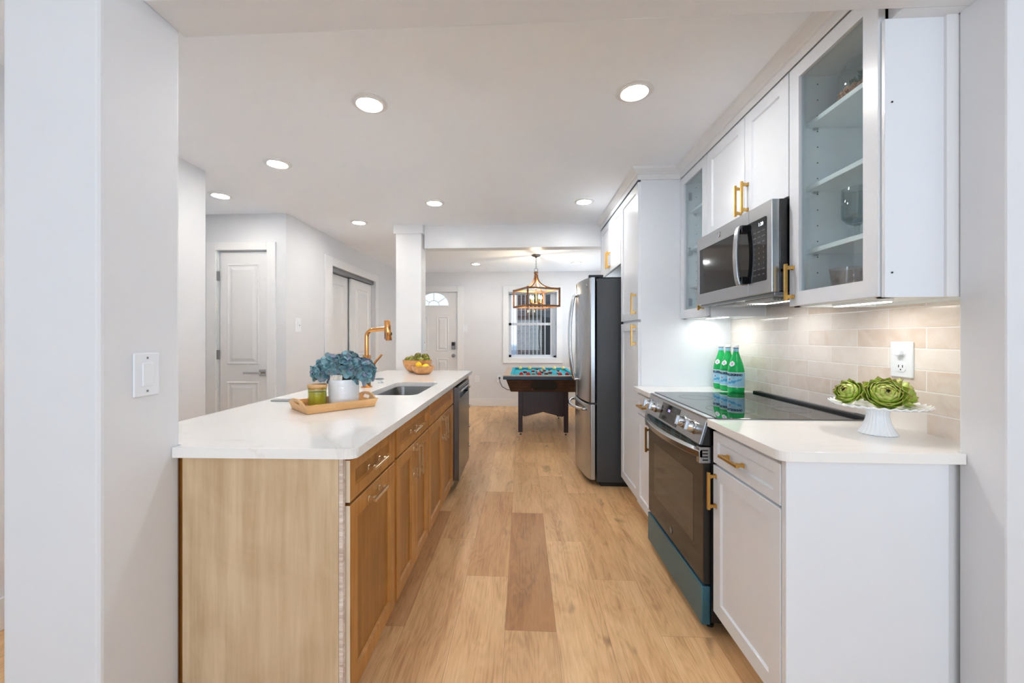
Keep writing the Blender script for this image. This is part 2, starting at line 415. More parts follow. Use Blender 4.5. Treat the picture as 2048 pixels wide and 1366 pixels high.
    def build(s, name, mat, parent=None, bevel=0, smooth=False, seg=2, recalc=True, flat=False):
        if recalc: bmesh.ops.recalc_face_normals(s.bm, faces=s.bm.faces)
        me = bpy.data.meshes.new(name); s.bm.to_mesh(me); s.bm.free()
        off = OFF.get(parent.name, Vector((0,0,0))) if parent else Vector((0,0,0))
        if off.length > 0: me.transform(Matrix.Translation(-off))
        o = bpy.data.objects.new(name, me); COL.objects.link(o)
        if parent: o.parent = parent; OFF[o.name] = off
        me.materials.append(MT[mat] if isinstance(mat, str) else mat)
        if smooth:
            for p in me.polygons: p.use_smooth = True
            if not isinstance(smooth, bool):
                me.set_sharp_from_angle(angle=math.radians(smooth))
            else: me.set_sharp_from_angle(angle=math.radians(40))
        if bevel:
            m = o.modifiers.new('bevel', 'BEVEL'); m.width = bevel; m.segments = seg; m.limit_method = 'ANGLE'; m.angle_limit = math.radians(50)
            m.use_clamp_overlap = True
        return o
def tag(o, label, cat, group=None):
    o['label'] = label; o['category'] = cat
    if group: o['group'] = group
    return o
def thing(name, label, cat, loc=(0,0,0), group=None, local=False, rot=0.0):
    o = bpy.data.objects.new(name, None); COL.objects.link(o); o.empty_display_size = .05
    o.location = loc; o.rotation_euler = (0, 0, rot)
    OFF[o.name] = Vector((0,0,0)) if local else Vector(loc)
    return tag(o, label, cat, group)
def struct(o):
    o['kind'] = 'structure'; return o
def sroot(name, loc=(0,0,0)):
    o = bpy.data.objects.new(name, None); COL.objects.link(o); o.location = loc; OFF[o.name] = Vector(loc); return struct(o)
def dup(root, loc=None, rotz=None, label=None, scale=None):
    r = root.copy(); COL.objects.link(r)
    if loc is not None: r.location = loc
    if rotz is not None: r.rotation_euler = (root.rotation_euler[0], root.rotation_euler[1], rotz)
    if label: r['label'] = label
    if scale: r.scale = (scale,)*3
    def rec(a, b):
        for ch in list(a.children):
            c = ch.copy(); COL.objects.link(c); c.parent = b; rec(ch, c)
    rec(root, r); return r
def FR(X): return lambda u, v, w: (X-w, u, v)      # faces -X
def FI(X): return lambda u, v, w: (X+w, u, v)      # faces +X
def FY(Y): return lambda u, v, w: (u, Y-w, v)      # faces the camera
def rrect(x0, x1, y0, y1, r, n=6):
    P = []
    for cx, cy, a0 in ((x1-r, y0+r, -90), (x1-r, y1-r, 0), (x0+r, y1-r, 90), (x0+r, y0+r, 180)):
        for i in range(n+1):
            a = math.radians(a0+90*i/n); P.append((cx+r*math.cos(a), cy+r*math.sin(a)))
    return P
CZ = .918   # countertop height
ZC = 2.44   # ceiling
# ================================================================== THE ROOM
XL, XR, YF, YB = -2.25, 1.45, 7.25, -3.6
struct(MB().box(-4.2, 3.0, YB-.1, YF+.1, -.08, 0).build('floor', 'floor'))
struct(MB().box(-4.2, 3.0, YB-.1, YF+.1, ZC, ZC+.1).build('ceiling', 'ceil'))
# left side: flat wall, alcove, flat wall with the closet opening
struct(MB().box(XL-.12, XL, YB, 2.73, 0, ZC).build('wall_left', 'wall'))
struct(MB().box(-3.35, XL-.12, 2.61, 2.73, 0, ZC).build('wall_left_alcove_near', 'wall'))
struct(MB().box(-3.35, -3.25, 2.73, 3.7, 0, ZC).build('wall_left_alcove', 'wall'))
m = MB(); m.box(-3.35, -2.93, 3.7, 3.82, 0, ZC); m.box(-2.437, XL, 3.7, 3.82, 0, ZC); m.box(-2.93, -2.437, 3.7, 3.82, 2.09, ZC)
struct(m.build('wall_left_alcove_far', 'wall'))
m = MB(); m.box(XL-.12, XL, 3.82, 4.60, 0, ZC); m.box(XL-.12, XL, 5.99, YF, 0, ZC); m.box(XL-.12, XL, 4.60, 5.99, 2.10, ZC)
struct(m.build('wall_left_far', 'wall'))
struct(MB().box(XL-.7, XL-.12, 4.3, 6.3, 0, 2.3).build('wall_left_closet_back', 'wall'))
# far wall with door and window openings
m = MB()
DX0, DX1, WX0, WX1, WZ0, WZ1 = -2.12, -1.185, -.255, .615, .88, 2.07
m.box(XL, DX0, YF, YF+.14, 0, ZC); m.box(DX0, DX1, YF, YF+.14, 2.085, ZC); m.box(DX1, WX0, YF, YF+.14, 0, ZC)
m.box(WX0, WX1, YF, YF+.14, 0, WZ0); m.box(WX0, WX1, YF, YF+.14, WZ1, ZC); m.box(WX1, 3.0, YF, YF+.14, 0, ZC)
struct(m.build('wall_far', 'wall'))
struct(MB().box(XR, XR+.12, 1.25, YF, 0, ZC).build('wall_right', 'wall'))
# room the camera stands in
struct(MB().box(2.6, 2.72, YB, 1.27, 0, ZC).build('wall_right_near', 'wall'))
m = MB(); m.box(XL, -1.7, YB-.12, YB, 0, ZC); m.box(2.1, 2.72, YB-.12, YB, 0, ZC); m.box(-1.7, 2.1, YB-.12, YB, 0, .3); m.box(-1.7, 2.1, YB-.12, YB, 2.35, ZC)
struct(m.build('wall_back', 'wall'))
m = MB()
for x in (-1.7, -.45, .8, 2.05): m.box(x, x+.06, YB-.09, YB-.03, .3, 2.35)
m.box(-1.7, 2.1, YB-.09, YB-.03, .3, .36); m.box(-1.7, 2.1, YB-.09, YB-.03, 2.29, 2.35)
struct(m.build('window_2', 'trim'))
# opening between the rooms
pil = MB().box(-1.365, -1.095, .98, 1.227, 0, ZC).build('wall_left_pier', 'wall', bevel=.012, seg=3); struct(pil)
struct(MB().box(1.308, 2.6, 1.15, 1.27, 0, ZC).build('wall_right_pier', 'wall', bevel=.006))
m = MB(); m.box(-1.095, 1.308, 1.10, 1.243, 2.235, ZC)
struct(m.build('ceiling_beam', 'wall', bevel=.003))
struct(MB().box(1.125, 1.308, 1.243, 1.292, 2.235, ZC).build('ceiling_beam_return', 'wall'))
# column + header to the far room
m = MB(); m.box(-1.331, -1.062, 4.15, 4.34, 0, ZC)
struct(m.build('column', 'trim', bevel=.004))
m = MB(); m.box(-1.352, -1.040, 4.13, 4.36, 2.345, ZC)
struct(m.build('trim_1', 'trim', bevel=.002))
struct(MB().box(-1.04, XR, 4.20, 4.34, 2.20, ZC).build('ceiling_header', 'trim', bevel=.002))
# baseboards
def bb(name, x0, x1, y0, y1): struct(MB().box(x0, x1, y0, y1, 0, .14).build(name, 'trim', bevel=.004))
bb('baseboard_far', DX1+.11, 1.45, YF-.016, YF); bb('baseboard_left', XL, XL+.016, YB, 2.73)
bb('baseboard_left_far', XL, XL+.016, 6.12, YF); bb('baseboard_left_middle', XL, XL+.016, 3.7, 4.42)
bb('baseboard_right', XR-.016, XR, 4.34, YF-.016)
bb('baseboard_pier', -1.375, -1.365, .98, 1.22)

# ---- front door (door_1) in the far wall
d = sroot('door_1', (-1.65, YF, 0))
F = FY(YF+.03)
def arch(r, cx=-1.628, cz=1.833, n=20): return [(cx+r*math.cos(PI*i/n), cz+r*.46*math.sin(PI*i/n)) for i in range(n+1)]
def arch2(rx, rz, cx, cz, n=24): return [(cx+rx*math.cos(PI*i/n), cz+rz*math.sin(PI*i/n)) for i in range(n+1)]
FCX, FCZ, FRX, FRZ = -1.628, 1.835, .275, .235
m = MB()
m.plate([(DX0+.012, .01), (DX1-.012, .01), (DX1-.012, 2.072), (DX0+.012, 2.072)], [arch2(FRX, FRZ, FCX, FCZ)], -.0, .045, lambda u, v, w: (u, YF+.03-w+.045, v))
leaf = m.build('door_leaf', 'trim', d)
m = MB()
def panel(m, F, u0, u1, v0, v1):
    R = lambda a, w: [F(u0+a, v0+a, w), F(u1-a, v0+a, w), F(u1-a, v1-a, w), F(u0+a, v1-a, w)]
    m.loops([R(0, 0), R(.010, .009), R(.022, .0012), R(.034, .0012), R(.06, .010)], cap0=False)
Fd = FY(YF+.03)
for u0, u1 in ((-1.975, -1.735), (-1.575, -1.355)):
    panel(m, Fd, u0, u1, 1.0, 1.63); panel(m, Fd, u0, u1, .22, .86)
m.build('door_panel', 'trim', leaf)
m = MB()
o_, i_ = arch2(FRX+.03, FRZ+.03, FCX, FCZ-.0), arch2(FRX, FRZ, FCX, FCZ)
m.plate([(FCX+FRX+.03, FCZ-.03)]+o_+[(FCX-FRX-.03, FCZ-.03)], [i_], -.002, .014, Fd)
for a in (38, 90, 142):
    t = math.radians(a); m.tube([(FCX+.10*math.cos(t), YF+.03, FCZ+.09*math.sin(t)), (FCX+(FRX+.01)*math.cos(t), YF+.03, FCZ+(FRZ+.01)*math.sin(t))], .006, 8)
m.tube([(FCX+.10*math.cos(PI*i/16), YF+.03, FCZ+.09*math.sin(PI*i/16)) for i in range(17)], .006, 8)
m.build('fanlight_frame', 'trim', d)
MB().prism(arch2(FRX+.01, FRZ+.01, FCX, FCZ), Fd, -.03, -.024).build('fanlight_pane', 'winglass', d)
lk = MB().fbox(Fd, -1.298, -1.228, 1.03, 1.165, 0, .028).build('keypad_lock', 'nickel', d, bevel=.008)
MB().fbox(Fd, -1.290, -1.236, 1.095, 1.158, .028, .031).build('keypad', 'black', lk)
MB().lathe([(.03,0),(.03,.01),(.013,.012),(.013,.035),(.027,.04),(.03,.055),(.02,.068),(0,.07)], (-1.26, YF+.03, .915), 24, M=Matrix.Rotation(PI/2, 3, 'X')).build('knob', 'nickel', d, smooth=True)
m = MB(); CW = .09
for x0, x1, z0, z1 in ((DX1, DX1+CW+.02, 0, 2.18), (DX0-.09, DX0, 0, 2.18), (DX0, DX1, 2.085, 2.18)): m.fbox(FY(YF), x0, x1, z0, z1, 0, .018)
m.build('casing', 'trim', d, bevel=.003)
m = MB(); m.box(DX0, DX0+.01, YF, YF+.14, 0, 2.085); m.box(DX1-.008, DX1, YF, YF+.14, 0, 2.085); m.box(DX0, DX1, YF, YF+.14, 2.076, 2.085); m.build('jamb', 'trim', d)

# ---- narrow closet door (door_2) in the alcove
d = sroot('door_2', (-2.68, 3.7, 0))
Fc = FY(3.72)
m = MB(); m.fbox(Fc, -2.919, -2.447, .01, 2.078, -.035, 0); leaf = m.build('door_leaf', 'trim', d, bevel=.002)
m = MB(); panel(m, Fc, -2.848, -2.528, .995, 1.965); panel(m, Fc, -2.848, -2.528, .2, .83); m.build('door_panel', 'trim', leaf)
for z in (1.847, 1.09, .3):
    MB().fbox(FY(3.70), -2.937, -2.912, z-.045, z+.045, -.01, .006).build('hinge', 'nickel', d, bevel=.002)
h = MB().fbox(Fc, -2.525, -2.462, .885, .948, 0, .01).build('handle', 'chrome', d, bevel=.002)
m = MB(); m.fbox(Fc, -2.502, -2.486, .909, .925, .01, .05); m.fbox(Fc, -2.655, -2.484, .907, .927, .038, .052); m.build('lever', 'chrome', h, bevel=.002)
m = MB()
for x0, x1, z0, z1 in ((-2.432, -2.345, 0, 2.165), (-3.03, -2.935, 0, 2.165), (-2.935, -2.432, 2.092, 2.165)): m.fbox(FY(3.70), x0, x1, z0, z1, 0, .018)
m.build('casing', 'trim', d, bevel=.003)

# ---- double closet doors (door_3) in the left wall
d = sroot('door_3', (XL, 5.3, 0))
Fx = lambda X: (lambda u, v, w: (X+w, u, v))
for (y0, y1, X) in ((4.60, 5.272, -2.350), (5.284, 5.99, -2.305)):
    lf = MB().fbox(Fx(X), y0, y1, .01, 2.045, -.035, 0).build('door_leaf', 'trim', d, bevel=.002)
    m = MB(); panel(m, Fx(X), y0+.13, y1-.12, 1.0, 1.93); panel(m, Fx(X), y0+.13, y1-.12, .2, .86); m.build('door_panel', 'trim', lf)
m = MB(); m.box(XL-.115, XL-.02, 4.60, 5.99, 2.052, 2.10); m.build('door_track', 'nickel', d)
m = MB()
for y0, y1, z0, z1 in ((4.43, 4.60, 0, 2.20), (5.99, 6.09, 0, 2.20), (4.60, 5.99, 2.10, 2.20)): m.fbox(Fx(XL), y0, y1, z0, z1, 0, .02)
m.build('casing', 'trim', d, bevel=.003)

# ---- window_1
wn_ = sroot('window_1', (.18, YF, WZ0))
m = MB()
for x0, x1, z0, z1 in ((WX0-.098, WX0, WZ0-.085, 2.18), (WX1, WX1+.098, WZ0-.085, 2.18), (WX0, WX1, WZ1, 2.18), (WX0, WX1, WZ0-.085, WZ0)): m.fbox(FY(YF), x0, x1, z0, z1, 0, .018)
m.fbox(FY(YF), WX0-.105, WX1+.105, WZ0-.092, WZ0-.082, 0, .026)
m.build('casing', 'trim', wn_, bevel=.003)
m = MB(); Y0 = YF+.10
for x0, x1, z0, z1 in ((WX0, WX0+.05, WZ0, WZ1), (WX1-.05, WX1, WZ0, WZ1), (WX0, WX1, WZ0, WZ0+.05), (WX0, WX1, WZ1-.04, WZ1), (WX0, WX1, 1.47, 1.515)): m.fbox(FY(Y0), x0, x1, z0, z1, -.04, .02)
m.box(WX0, WX0+.006, YF, YF+.14, WZ0, WZ1); m.box(WX1-.006, WX1, YF, YF+.14, WZ0, WZ1); m.box(WX0, WX1, YF, YF+.14, WZ0, WZ0+.006); m.box(WX0, WX1, YF, YF+.14, WZ1-.006, WZ1)
m.build('window_frame', 'plastic', wn_)
m = MB(); m.fbox(FY(Y0), WX0+.05, WX1-.05, WZ0+.05, 1.47, -.006, -.001); m.fbox(FY(Y0), WX0+.05, WX1-.05, 1.515, WZ1-.04, -.026, -.021); m.build('pane', 'winglass', wn_)
vb = thing('vertical_blind', 'white vertical slat blind drawn open in the window at the back of the room', 'blind', (.18, YF+.04, 2.0))
MB().box(WX0+.01, WX1-.01, YF+.005, YF+.045, WZ1-.035, WZ1-.008).build('headrail', 'nickel', vb)
for i in range(9):
    x = -.165+i*.0715
    MB().obox((x, YF+.025, 1.475), (.0022, .085, 1.11), Matrix.Rotation(math.radians(6), 3, 'Z')).build('slat', 'blind', vb)
for i in range(5):
    x = .515+i*.016
    MB().obox((x, YF+.025, 1.475), (.0022, .085, 1.11), Matrix.Rotation(math.radians(12), 3, 'Z')).build('slat', 'blind', vb)
# ---- what stands outside the window
struct(MB().box(-40, 40, YF+.14, 60, -.3, -.12).build('ground_outside', 'grass'))
o = MB().box(-.15, .15, 10.2, 10.8, -.12, 4.2).build('brick_pier', 'brick'); tag(o, 'red brick pier of the neighbouring house seen through the window', 'wall')
hs = thing('neighbour_house', 'house with grey-green lap siding seen through the window behind the brick pier', 'house', (1.8, 11, -.12))
MB().box(.15, 4.5, 10.5, 14, -.12, 4.5).build('siding_wall', 'siding', hs)
MB().box(.53, 1.25, 10.44, 10.5, -.12, 3.0).build('dark_panel', 'fridgeside', hs)
fb = thing('distant_building', 'pale flat-roofed building far off at the left edge of the window', 'building', (-3, 33, -.12))
MB().box(-1.6, -.42, 30, 36, -.12, .55).build('block', simple('pale_blue_render', C(160,180,205), .8), fb)

# ---- crown moulding
def crown(name, path, prof):
    """path: list of (x,y) corners of the cabinet face, prof: (out, z); mitred; out is to the left of travel"""
    m = MB(); rings = []
    n = len(path)
    for i, p in enumerate(path):
        p = Vector(p).to_2d(); d0 = (p-Vector(path[i-1])).normalized() if i else None; d1 = (Vector(path[i+1])-p).normalized() if i < n-1 else None
        nl = lambda d: Vector((-d.y, d.x))
        if d0 is None: nn = nl(d1); s = 1
        elif d1 is None: nn = nl(d0); s = 1
        else:
            nn = (nl(d0)+nl(d1)).normalized(); s = 1/max(.2, nn.dot(nl(d1)))
        rings.append([(p.x+nn.x*o*s, p.y+nn.y*o*s, z) for o, z in prof])
    m.loops(rings); return struct(m.build(name, 'trim'))
CP = [(.0, 2.362), (.004, 2.362), (.004, 2.398), (.012, 2.402), (.016, 2.408), (.045, 2.426), (.050, ZC), (0, ZC)]
crown('trim_2', [(1.10, 1.292), (1.10, 2.85), (.81, 2.85), (.81, 4.20)], CP)
# ================================================================== RIGHT SIDE: cabinets, appliances
def pull(F, uc, vc, L, w, vert, parent, mat='gold', t=.0055):
    return MB().pull(F, uc, vc, L, w, vert, t).build('handle', mat, parent, bevel=.001, seg=1)
XF = .80     # door faces of the base cabinets (w = .0 at body front .82)
def base_cab(name, label, y0, y1, panel_end=False, hu=None, hdoor=None, xw=1.448):
    t = thing(name, label, 'cabinet', ((XF+xw)/2, (y0+y1)/2, 0))
    F = FR(.82)
    b = MB(); b.box(.82, xw, y0, y1, .11, .885); b.box(.89, xw, y0, y1, 0, .11); b.build('body', 'cab', t, bevel=.001)
    dr = MB().shaker(F, y0+.004, y1-.004, .738, .868, 0, .02, rail=.036).build('drawer', 'cab', t)
    pull(F, hu[0], hu[1], .135, .02, False, dr)
    dd = MB().shaker(F, y0+.004, y1-.004, .113, .728, 0, .02).build('door', 'cab', t)
    pull(F, hdoor[0], hdoor[1], .155, .02, True, dd)
    return t
t = base_cab('base_cabinet', 'white shaker base cabinet with one drawer, at the near end beside the oven range', 1.283, 1.728, hu=(1.545, .797), hdoor=(1.700, .625), xw=1.272)
MB().box(.802, 1.272, 1.262, 1.283, 0, .885).build('end_panel', 'cab', t, bevel=.0015)
base_cab('base_cabinet', 'white shaker base cabinet between the oven range and the tall pantry', 2.505, 2.845, hu=(2.68, .80), hdoor=(2.545, .62))
struct(MB().box(1.2725, 1.444, 1.285, 1.30, 0, .885).build('trim_5', 'trim'))
# counters
def cnt(name, label, poly, holes=[], z0=.887, z1=CZ):
    o = MB().plate(poly, holes, z0, z1).build(name, 'quartz', bevel=.003)
    return tag(o, label, 'countertop')
r = .035
arc = [(.777+r-r*math.cos(math.radians(a)), 1.247+r-r*math.sin(math.radians(a))) for a in (90, 75, 60, 45, 30, 15, 0)]
cnt('countertop', 'white quartz countertop with a rounded corner at the near end, under the cake stand', [(1.306, 1.247)]+arc+[(.777, 1.729), (1.443, 1.729), (1.443, 1.275), (1.306, 1.275)])
cnt('countertop', 'white quartz countertop piece under the green bottles, between range and pantry', [(.777, 2.503), (1.443, 2.503), (1.443, 2.848), (.777, 2.848)])
struct(MB().box(1.444, 1.45, 1.27, 2.85, .91, 1.62).build('wall_right_backsplash', 'tile'))

# ---- uppers
UX = 1.12   # body front, doors at 1.10
def hinge_dots(m, X, ys, zs): pass
def glass_cab(label, y0, y1, hy, hz, hinge_side):
    t = thing('wall_cabinet', label, 'cabinet', (1.28, (y0+y1)/2, 1.385)); F = FR(UX)
    z0, z1, w = 1.385, 2.362, .018
    m = MB(); m.box(UX, 1.448, y0, y0+w, z0, z1); m.box(UX, 1.448, y1-w, y1, z0, z1); m.box(1.430, 1.448, y0+w, y1-w, z0, z1)
    m.box(UX, 1.430, y0+w, y1-w, z0+.012, z0+.030); m.box(UX, 1.430, y0+w, y1-w, z1-w-.02, z1)
    m.box(UX, UX+.018, y0+w, y1-w, z0-.0, z0+.032)
    # face frame
    m.box(UX, UX+.019, y0, y0+.035, z0, z1); m.box(UX, UX+.019, y1-.035, y1, z0, z1)
    m.build('body', 'cabin', t)
    for z in (2.13, 1.872, 1.617):
        MB().box(1.155, 1.429, y0+w+.001, y1-w-.001, z-.018, z).build('shelf', 'cabin', t, bevel=.001)
    for z in (2.108, 1.85, 1.595):
        for x in (1.19, 1.39): MB().obox((x, y1-w-.004, z), (.016, .01, .007)).build('shelf_pin', 'chrome', t)
    m = MB()
    for k in range(14):
        z = 1.46+k*.064
        for x in (1.20, 1.385): m.lathe([(.0026, 0), (.0026, .001)], (x, y1-w, z), 8, M=Matrix.Rotation(PI/2, 3, 'X'))
    m.build('peg_hole_pattern', 'black', t)
    dr = MB().shaker(F, y0+.003, y1-.003, z0+.004, z1-.006, 0, .021, rail=.056, glass=True).build('door', 'cab', t)
    MB().fbox(F, y0+.058, y1-.058, z0+.059, z1-.061, .006, .010).build('glass_pane', 'glass', dr)
    pull(F, hy, hz, .15, .021, True, dr)
    return t
c = glass_cab('near white wall cabinet with glass door, holding glassware and a terrarium', 1.293, 1.712, 1.685, 1.485, 0)
MB().box(1.105, 1.276, 1.280, 1.293, 1.385, 2.235).build('end_panel', 'cab', c, bevel=.001)
for z in (1.46, 1.98): MB().lathe([(.003, 0), (.003, .001)], (1.125, 1.279, z), 8, M=Matrix.Rotation(PI/2, 3, 'X')).build('screw_hole', 'black', c)
struct(MB().box(1.276, 1.448, 1.272, 1.293, 1.385, 2.235).build('trim_3', 'trim'))
struct(MB().box(1.11, 1.448, 1.2935, 4.19, 2.363, 2.439).build('trim_4', 'trim'))
c2 = glass_cab('far empty white wall cabinet with glass door, between microwave and pantry', 2.452, 2.848, 2.495, 1.50, 0)
for z in (1.50, 1.85, 2.23): MB().box(1.125, 1.165, 2.818, 2.830, z-.025, z+.025).build('hinge', 'chrome', c2)
MB().box(1.12, 1.43, 2.440, 2.452, 1.385, 1.62).build('end_panel', 'cab', c2)
t = thing('wall_cabinet', 'white two-door wall cabinet right above the microwave', 'cabinet', (1.28, 2.08, 1.842)); F = FR(UX)
MB().box(UX, 1.448, 1.714, 2.450, 1.842, 2.362).build('body', 'cab', t)
for y0, y1, hy in ((1.716, 2.040, 2.012), (2.044, 2.448, 2.072)):
    dd = MB().shaker(F, y0, y1, 1.846, 2.356, 0, .021).build('door', 'cab', t); pull(F, hy, 1.945, .155, .021, True, dd)

# ---- pantry
PX = .83
t = thing('pantry_cabinet', 'tall white pantry cabinet with two stacked doors, beside the refrigerator', 'cabinet', (1.13, 3.1, 0)); F = FR(PX)
m = MB(); m.box(PX, 1.448, 2.85, 3.345, .11, 2.362); m.box(PX+.07, 1.448, 2.85, 3.345, 0, .11); m.build('body', 'cab', t, bevel=.001)
u = MB().shaker(F, 2.856, 3.34, 1.385, 2.35, 0, .02).build('door', 'cab', t); pull(F, 2.91, 1.50, .155, .02, True, u)
u = MB().shaker(F, 2.856, 3.34, .113, 1.365, 0, .02).build('door', 'cab', t); pull(F, 2.91, 1.275, .155, .02, True, u)
t = thing('fridge_cabinet', 'white two-door cabinet bridging above the refrigerator', 'cabinet', (1.13, 3.77, 1.87))
MB().box(PX, 1.448, 3.348, 4.195, 1.862, 2.362).build('body', 'cab', t, bevel=.001)
for y0, y1, hy in ((3.352, 3.77, 3.74), (3.774, 4.19, 3.80)):
    dd = MB().shaker(F, y0, y1, 1.868, 2.35, 0, .02).build('door', 'cab', t); pull(F, hy, 1.975, .155, .02, True, dd)

# ---- refrigerator
t = thing('refrigerator', 'stainless french-door refrigerator with charcoal side, next to the pantry', 'refrigerator', (1.0, 3.82, 0))
m = MB(); m.box(.625, 1.40, 3.405, 4.225, .035, 1.755); m.build('body', 'fridgeside', t, bevel=.006)
m = MB(); m.box(.66, 1.38, 3.42, 4.2, .0, .035); m.build('toe_grille', 'black', t)
def bulge(y): # front face X for y
    k = (y-3.815)/.41; return .512+.052*k*k
def fdoor(name, y0, y1, z0, z1, mat='steel'):
    n = 14; P = [(.612, y0)]
    ys = [y0+(y1-y0)*i/n for i in range(n+1)]
    P += [(bulge(y)+(.010 if i in (0, n) else 0), y) for i, y in enumerate(ys)] + [(.612, y1)]
    m = MB(); m.prism(P, lambda u, v, w_: (u, v, w_), z0, z1); return m.build(name, mat, t, smooth=50, bevel=.004)
ld = fdoor('door', 3.405, 3.812, .705, 1.765); rd = fdoor('door', 3.818, 4.225, .705, 1.765); fz = fdoor('freezer_drawer', 3.405, 4.225, .055, .690)
for par, y in ((ld, 3.765), (rd, 3.865)):
    m = MB(); pts = []
    for i in range(17):
        a = i/16; z = .86+a*.80; pts.append((bulge(y)-.022-.045*math.sin(PI*a)**.7, y, z))
    m.tube(pts, .011, 12)
    for z in (.87, 1.65): m.tube([(bulge(y)+.005, y, z), (bulge(y)-.03, y, z)], .012, 10)
    m.build('handle', 'chrome', par, smooth=True)
m = MB(); pts = [(bulge(3.5+.63*i/16)-.018-.045*math.sin(PI*i/16)**.6, 3.5+.63*i/16, .635) for i in range(17)]
m.tube(pts, .013, 12)
for y in (3.51, 4.12): m.tube([(bulge(y)+.005, y, .635), (bulge(y)-.025, y, .635)], .014, 10)
m.build('handle', 'chrome', fz, smooth=True)
m = MB(); m.box(.56, .68, 3.41, 3.45, 1.766, 1.785); m.box(.60, .66, 3.45, 4.2, 1.757, 1.772); m.box(.64, 1.0, 3.41, 4.2, 1.755, 1.765); m.build('hinge_cover', 'black', t, bevel=.003)
m = MB(); m.lathe([(.016, 0), (.016, .004), (.012, .005), (.012, .003), (0, .003)], (bulge(3.46)+.001, 3.47, 1.70), 20, M=Matrix.Rotation(-PI/2, 3, 'Y')); m.build('logo', 'chrome', ld)
m = MB(); m.box(.56, .64, 3.41, 3.43, .69, .705); m.build('door_gasket', 'black', t)

# ---- microwave
MY0, MY1, MZ0, MZ1 = 1.716, 2.428, 1.449, 1.838
t = thing('microwave', 'stainless over-the-range microwave under the two-door wall cabinet', 'microwave', (1.2, 2.07, MZ0))
MB().box(1.065, 1.44, MY0, MY1, MZ0+.004, MZ1).build('body', 'blackgloss', t, bevel=.003)
F = FR(1.065)
split = 1.888
fr = MB().plate([(split+.001, MZ0), (MY1, MZ0), (MY1, MZ1), (split+.001, MZ1)], [[(1.95, 1.512), (MY1-.03, 1.512), (MY1-.03, 1.765), (1.95, 1.765)]], 0, .032, F).build('door', 'steel', t, bevel=.003)
MB().fbox(F, 1.951, MY1-.031, 1.513, 1.764, .004, .030).build('window', 'ovenglass', fr)
m = MB(); m.fbox(F, MY0, split-.001, MZ0, MZ1, 0, .032); m.build('side_frame', 'steel', t, bevel=.003)
cp = MB().prism(rrect(MY0+.035, 1.945, 1.505, 1.778, .008), F, .030, .0335).build('control_panel', 'blackgloss', t)
m = MB(); T = lambda yy, zz: (lambda u, v, w_: (1.065-.0336-w_, yy-u, zz+v))
m.text('1:20', .022, T(1.79, 1.752), .0004); m.build('display', 'digit', cp)
m = MB(); random.seed(3)
for r_ in range(9):
    for c_ in range(3):
        m.text(random.choice(['1', '2', '3', '4', '5', '6', '7', '8', '9', '0']) if 3 <= r_ < 7 else random.choice(['TIMER', 'POWER', 'COOK', 'START', 'ADD 30']), .010 if 3 <= r_ < 7 else .006, T(1.835-c_*.032, 1.722-r_*.0235), .0003)
m.build('button_legend', 'greyink', cp)
m = MB(); pts = [(1.012-.016*math.sin(PI*i/14)**.6, 1.925, 1.505+.275*i/14) for i in range(15)]
rings = []
for i, p in enumerate(pts):
    rings.append([(p[0]-.007, p[1]-.016, p[2]), (p[0]-.007, p[1]+.016, p[2]), (p[0]+.003, p[1]+.016, p[2]), (p[0]+.003, p[1]-.016, p[2])])
m.loops(rings); hm = m.build('handle', 'steel', fr, bevel=.002)
for z0 in (1.507, 1.745): MB().box(1.010, 1.034, 1.900, 1.938, z0, z0+.034).build('handle_end', 'blackgloss', hm, bevel=.002)
m = MB(); m.lathe([(.016, 0), (.016, .003), (.013, .003), (.013, .0015), (0, .0015)], (1.033, 2.165, 1.803), 24, M=Matrix.Rotation(-PI/2, 3, 'Y'))
m.text('GE', .015, lambda u, v, w_: (1.0305-w_, 2.165-u, 1.803+v), .0008, font_shear=.3); m.build('logo', 'chrome', fr)
m = MB(); m.box(1.05, 1.42, MY0+.01, MY1-.01, MZ0-.012, MZ0+.004); m.build('underside', 'steeld', t, bevel=.002)
m = MB()
for y0 in (1.80, 2.10):
    m.box(1.09, 1.20, y0, y0+.22, MZ0-.020, MZ0-.012)
    for i in range(8): m.box(1.095+i*.013, 1.102+i*.013, y0+.01, y0+.21, MZ0-.023, MZ0-.019)
m.build('grease_filter', 'steel', t)
MB().box(1.22, 1.28, 1.97, 2.17, MZ0-.016, MZ0-.012).build('lamp_lens', 'strip', t)
area('microwave_lamp', (1.25, 2.07, MZ0-.018), (0, 0, 0), .05, .19, .42, (1, .96, .9))

# ---- oven range
RY0, RY1 = 1.737, 2.497
t = thing('oven_range', 'stainless slide-in range with black glass cooktop and teal film on its drawer', 'oven', (1.1, 2.12, 0))
MB().box(.80, 1.40, RY0+.003, RY1-.003, .05, .905).build('body', 'black', t)
F = FR(.80)
MB().fbox(F, RY0+.012, RY1-.012, .034, .198, 0, .036).build('bottom_drawer', 'bluefilm', t, bevel=.004)
od = MB().fbox(F, RY0+.008, RY1-.008, .208, .735, 0, .030).build('oven_door', 'ovenglass', t, bevel=.004)
MB().fbox(F, RY0+.11, RY1-.11, .34, .645, .0302, .0306).build('window', simple('oven_window_tint', C(58,52,48), .06, spec=.7), od)
m = MB(); m.lathe([(.016, 0), (.016, .002), (.013, .002), (.013, .001), (0, .001)], (.769, 2.117, .262), 24, M=Matrix.Rotation(-PI/2, 3, 'Y'))
m.text('GE', .015, lambda u, v, w_: (.768-w_, 2.117-u, .262+v), .0006, font_shear=.3); m.build('logo', 'nickel', od)
m = MB(); m.fbox(F, RY0+.012, RY1-.012, .735, .790, 0, .020); vg = m.build('vent_strip', 'filmvent', t)
m = MB()
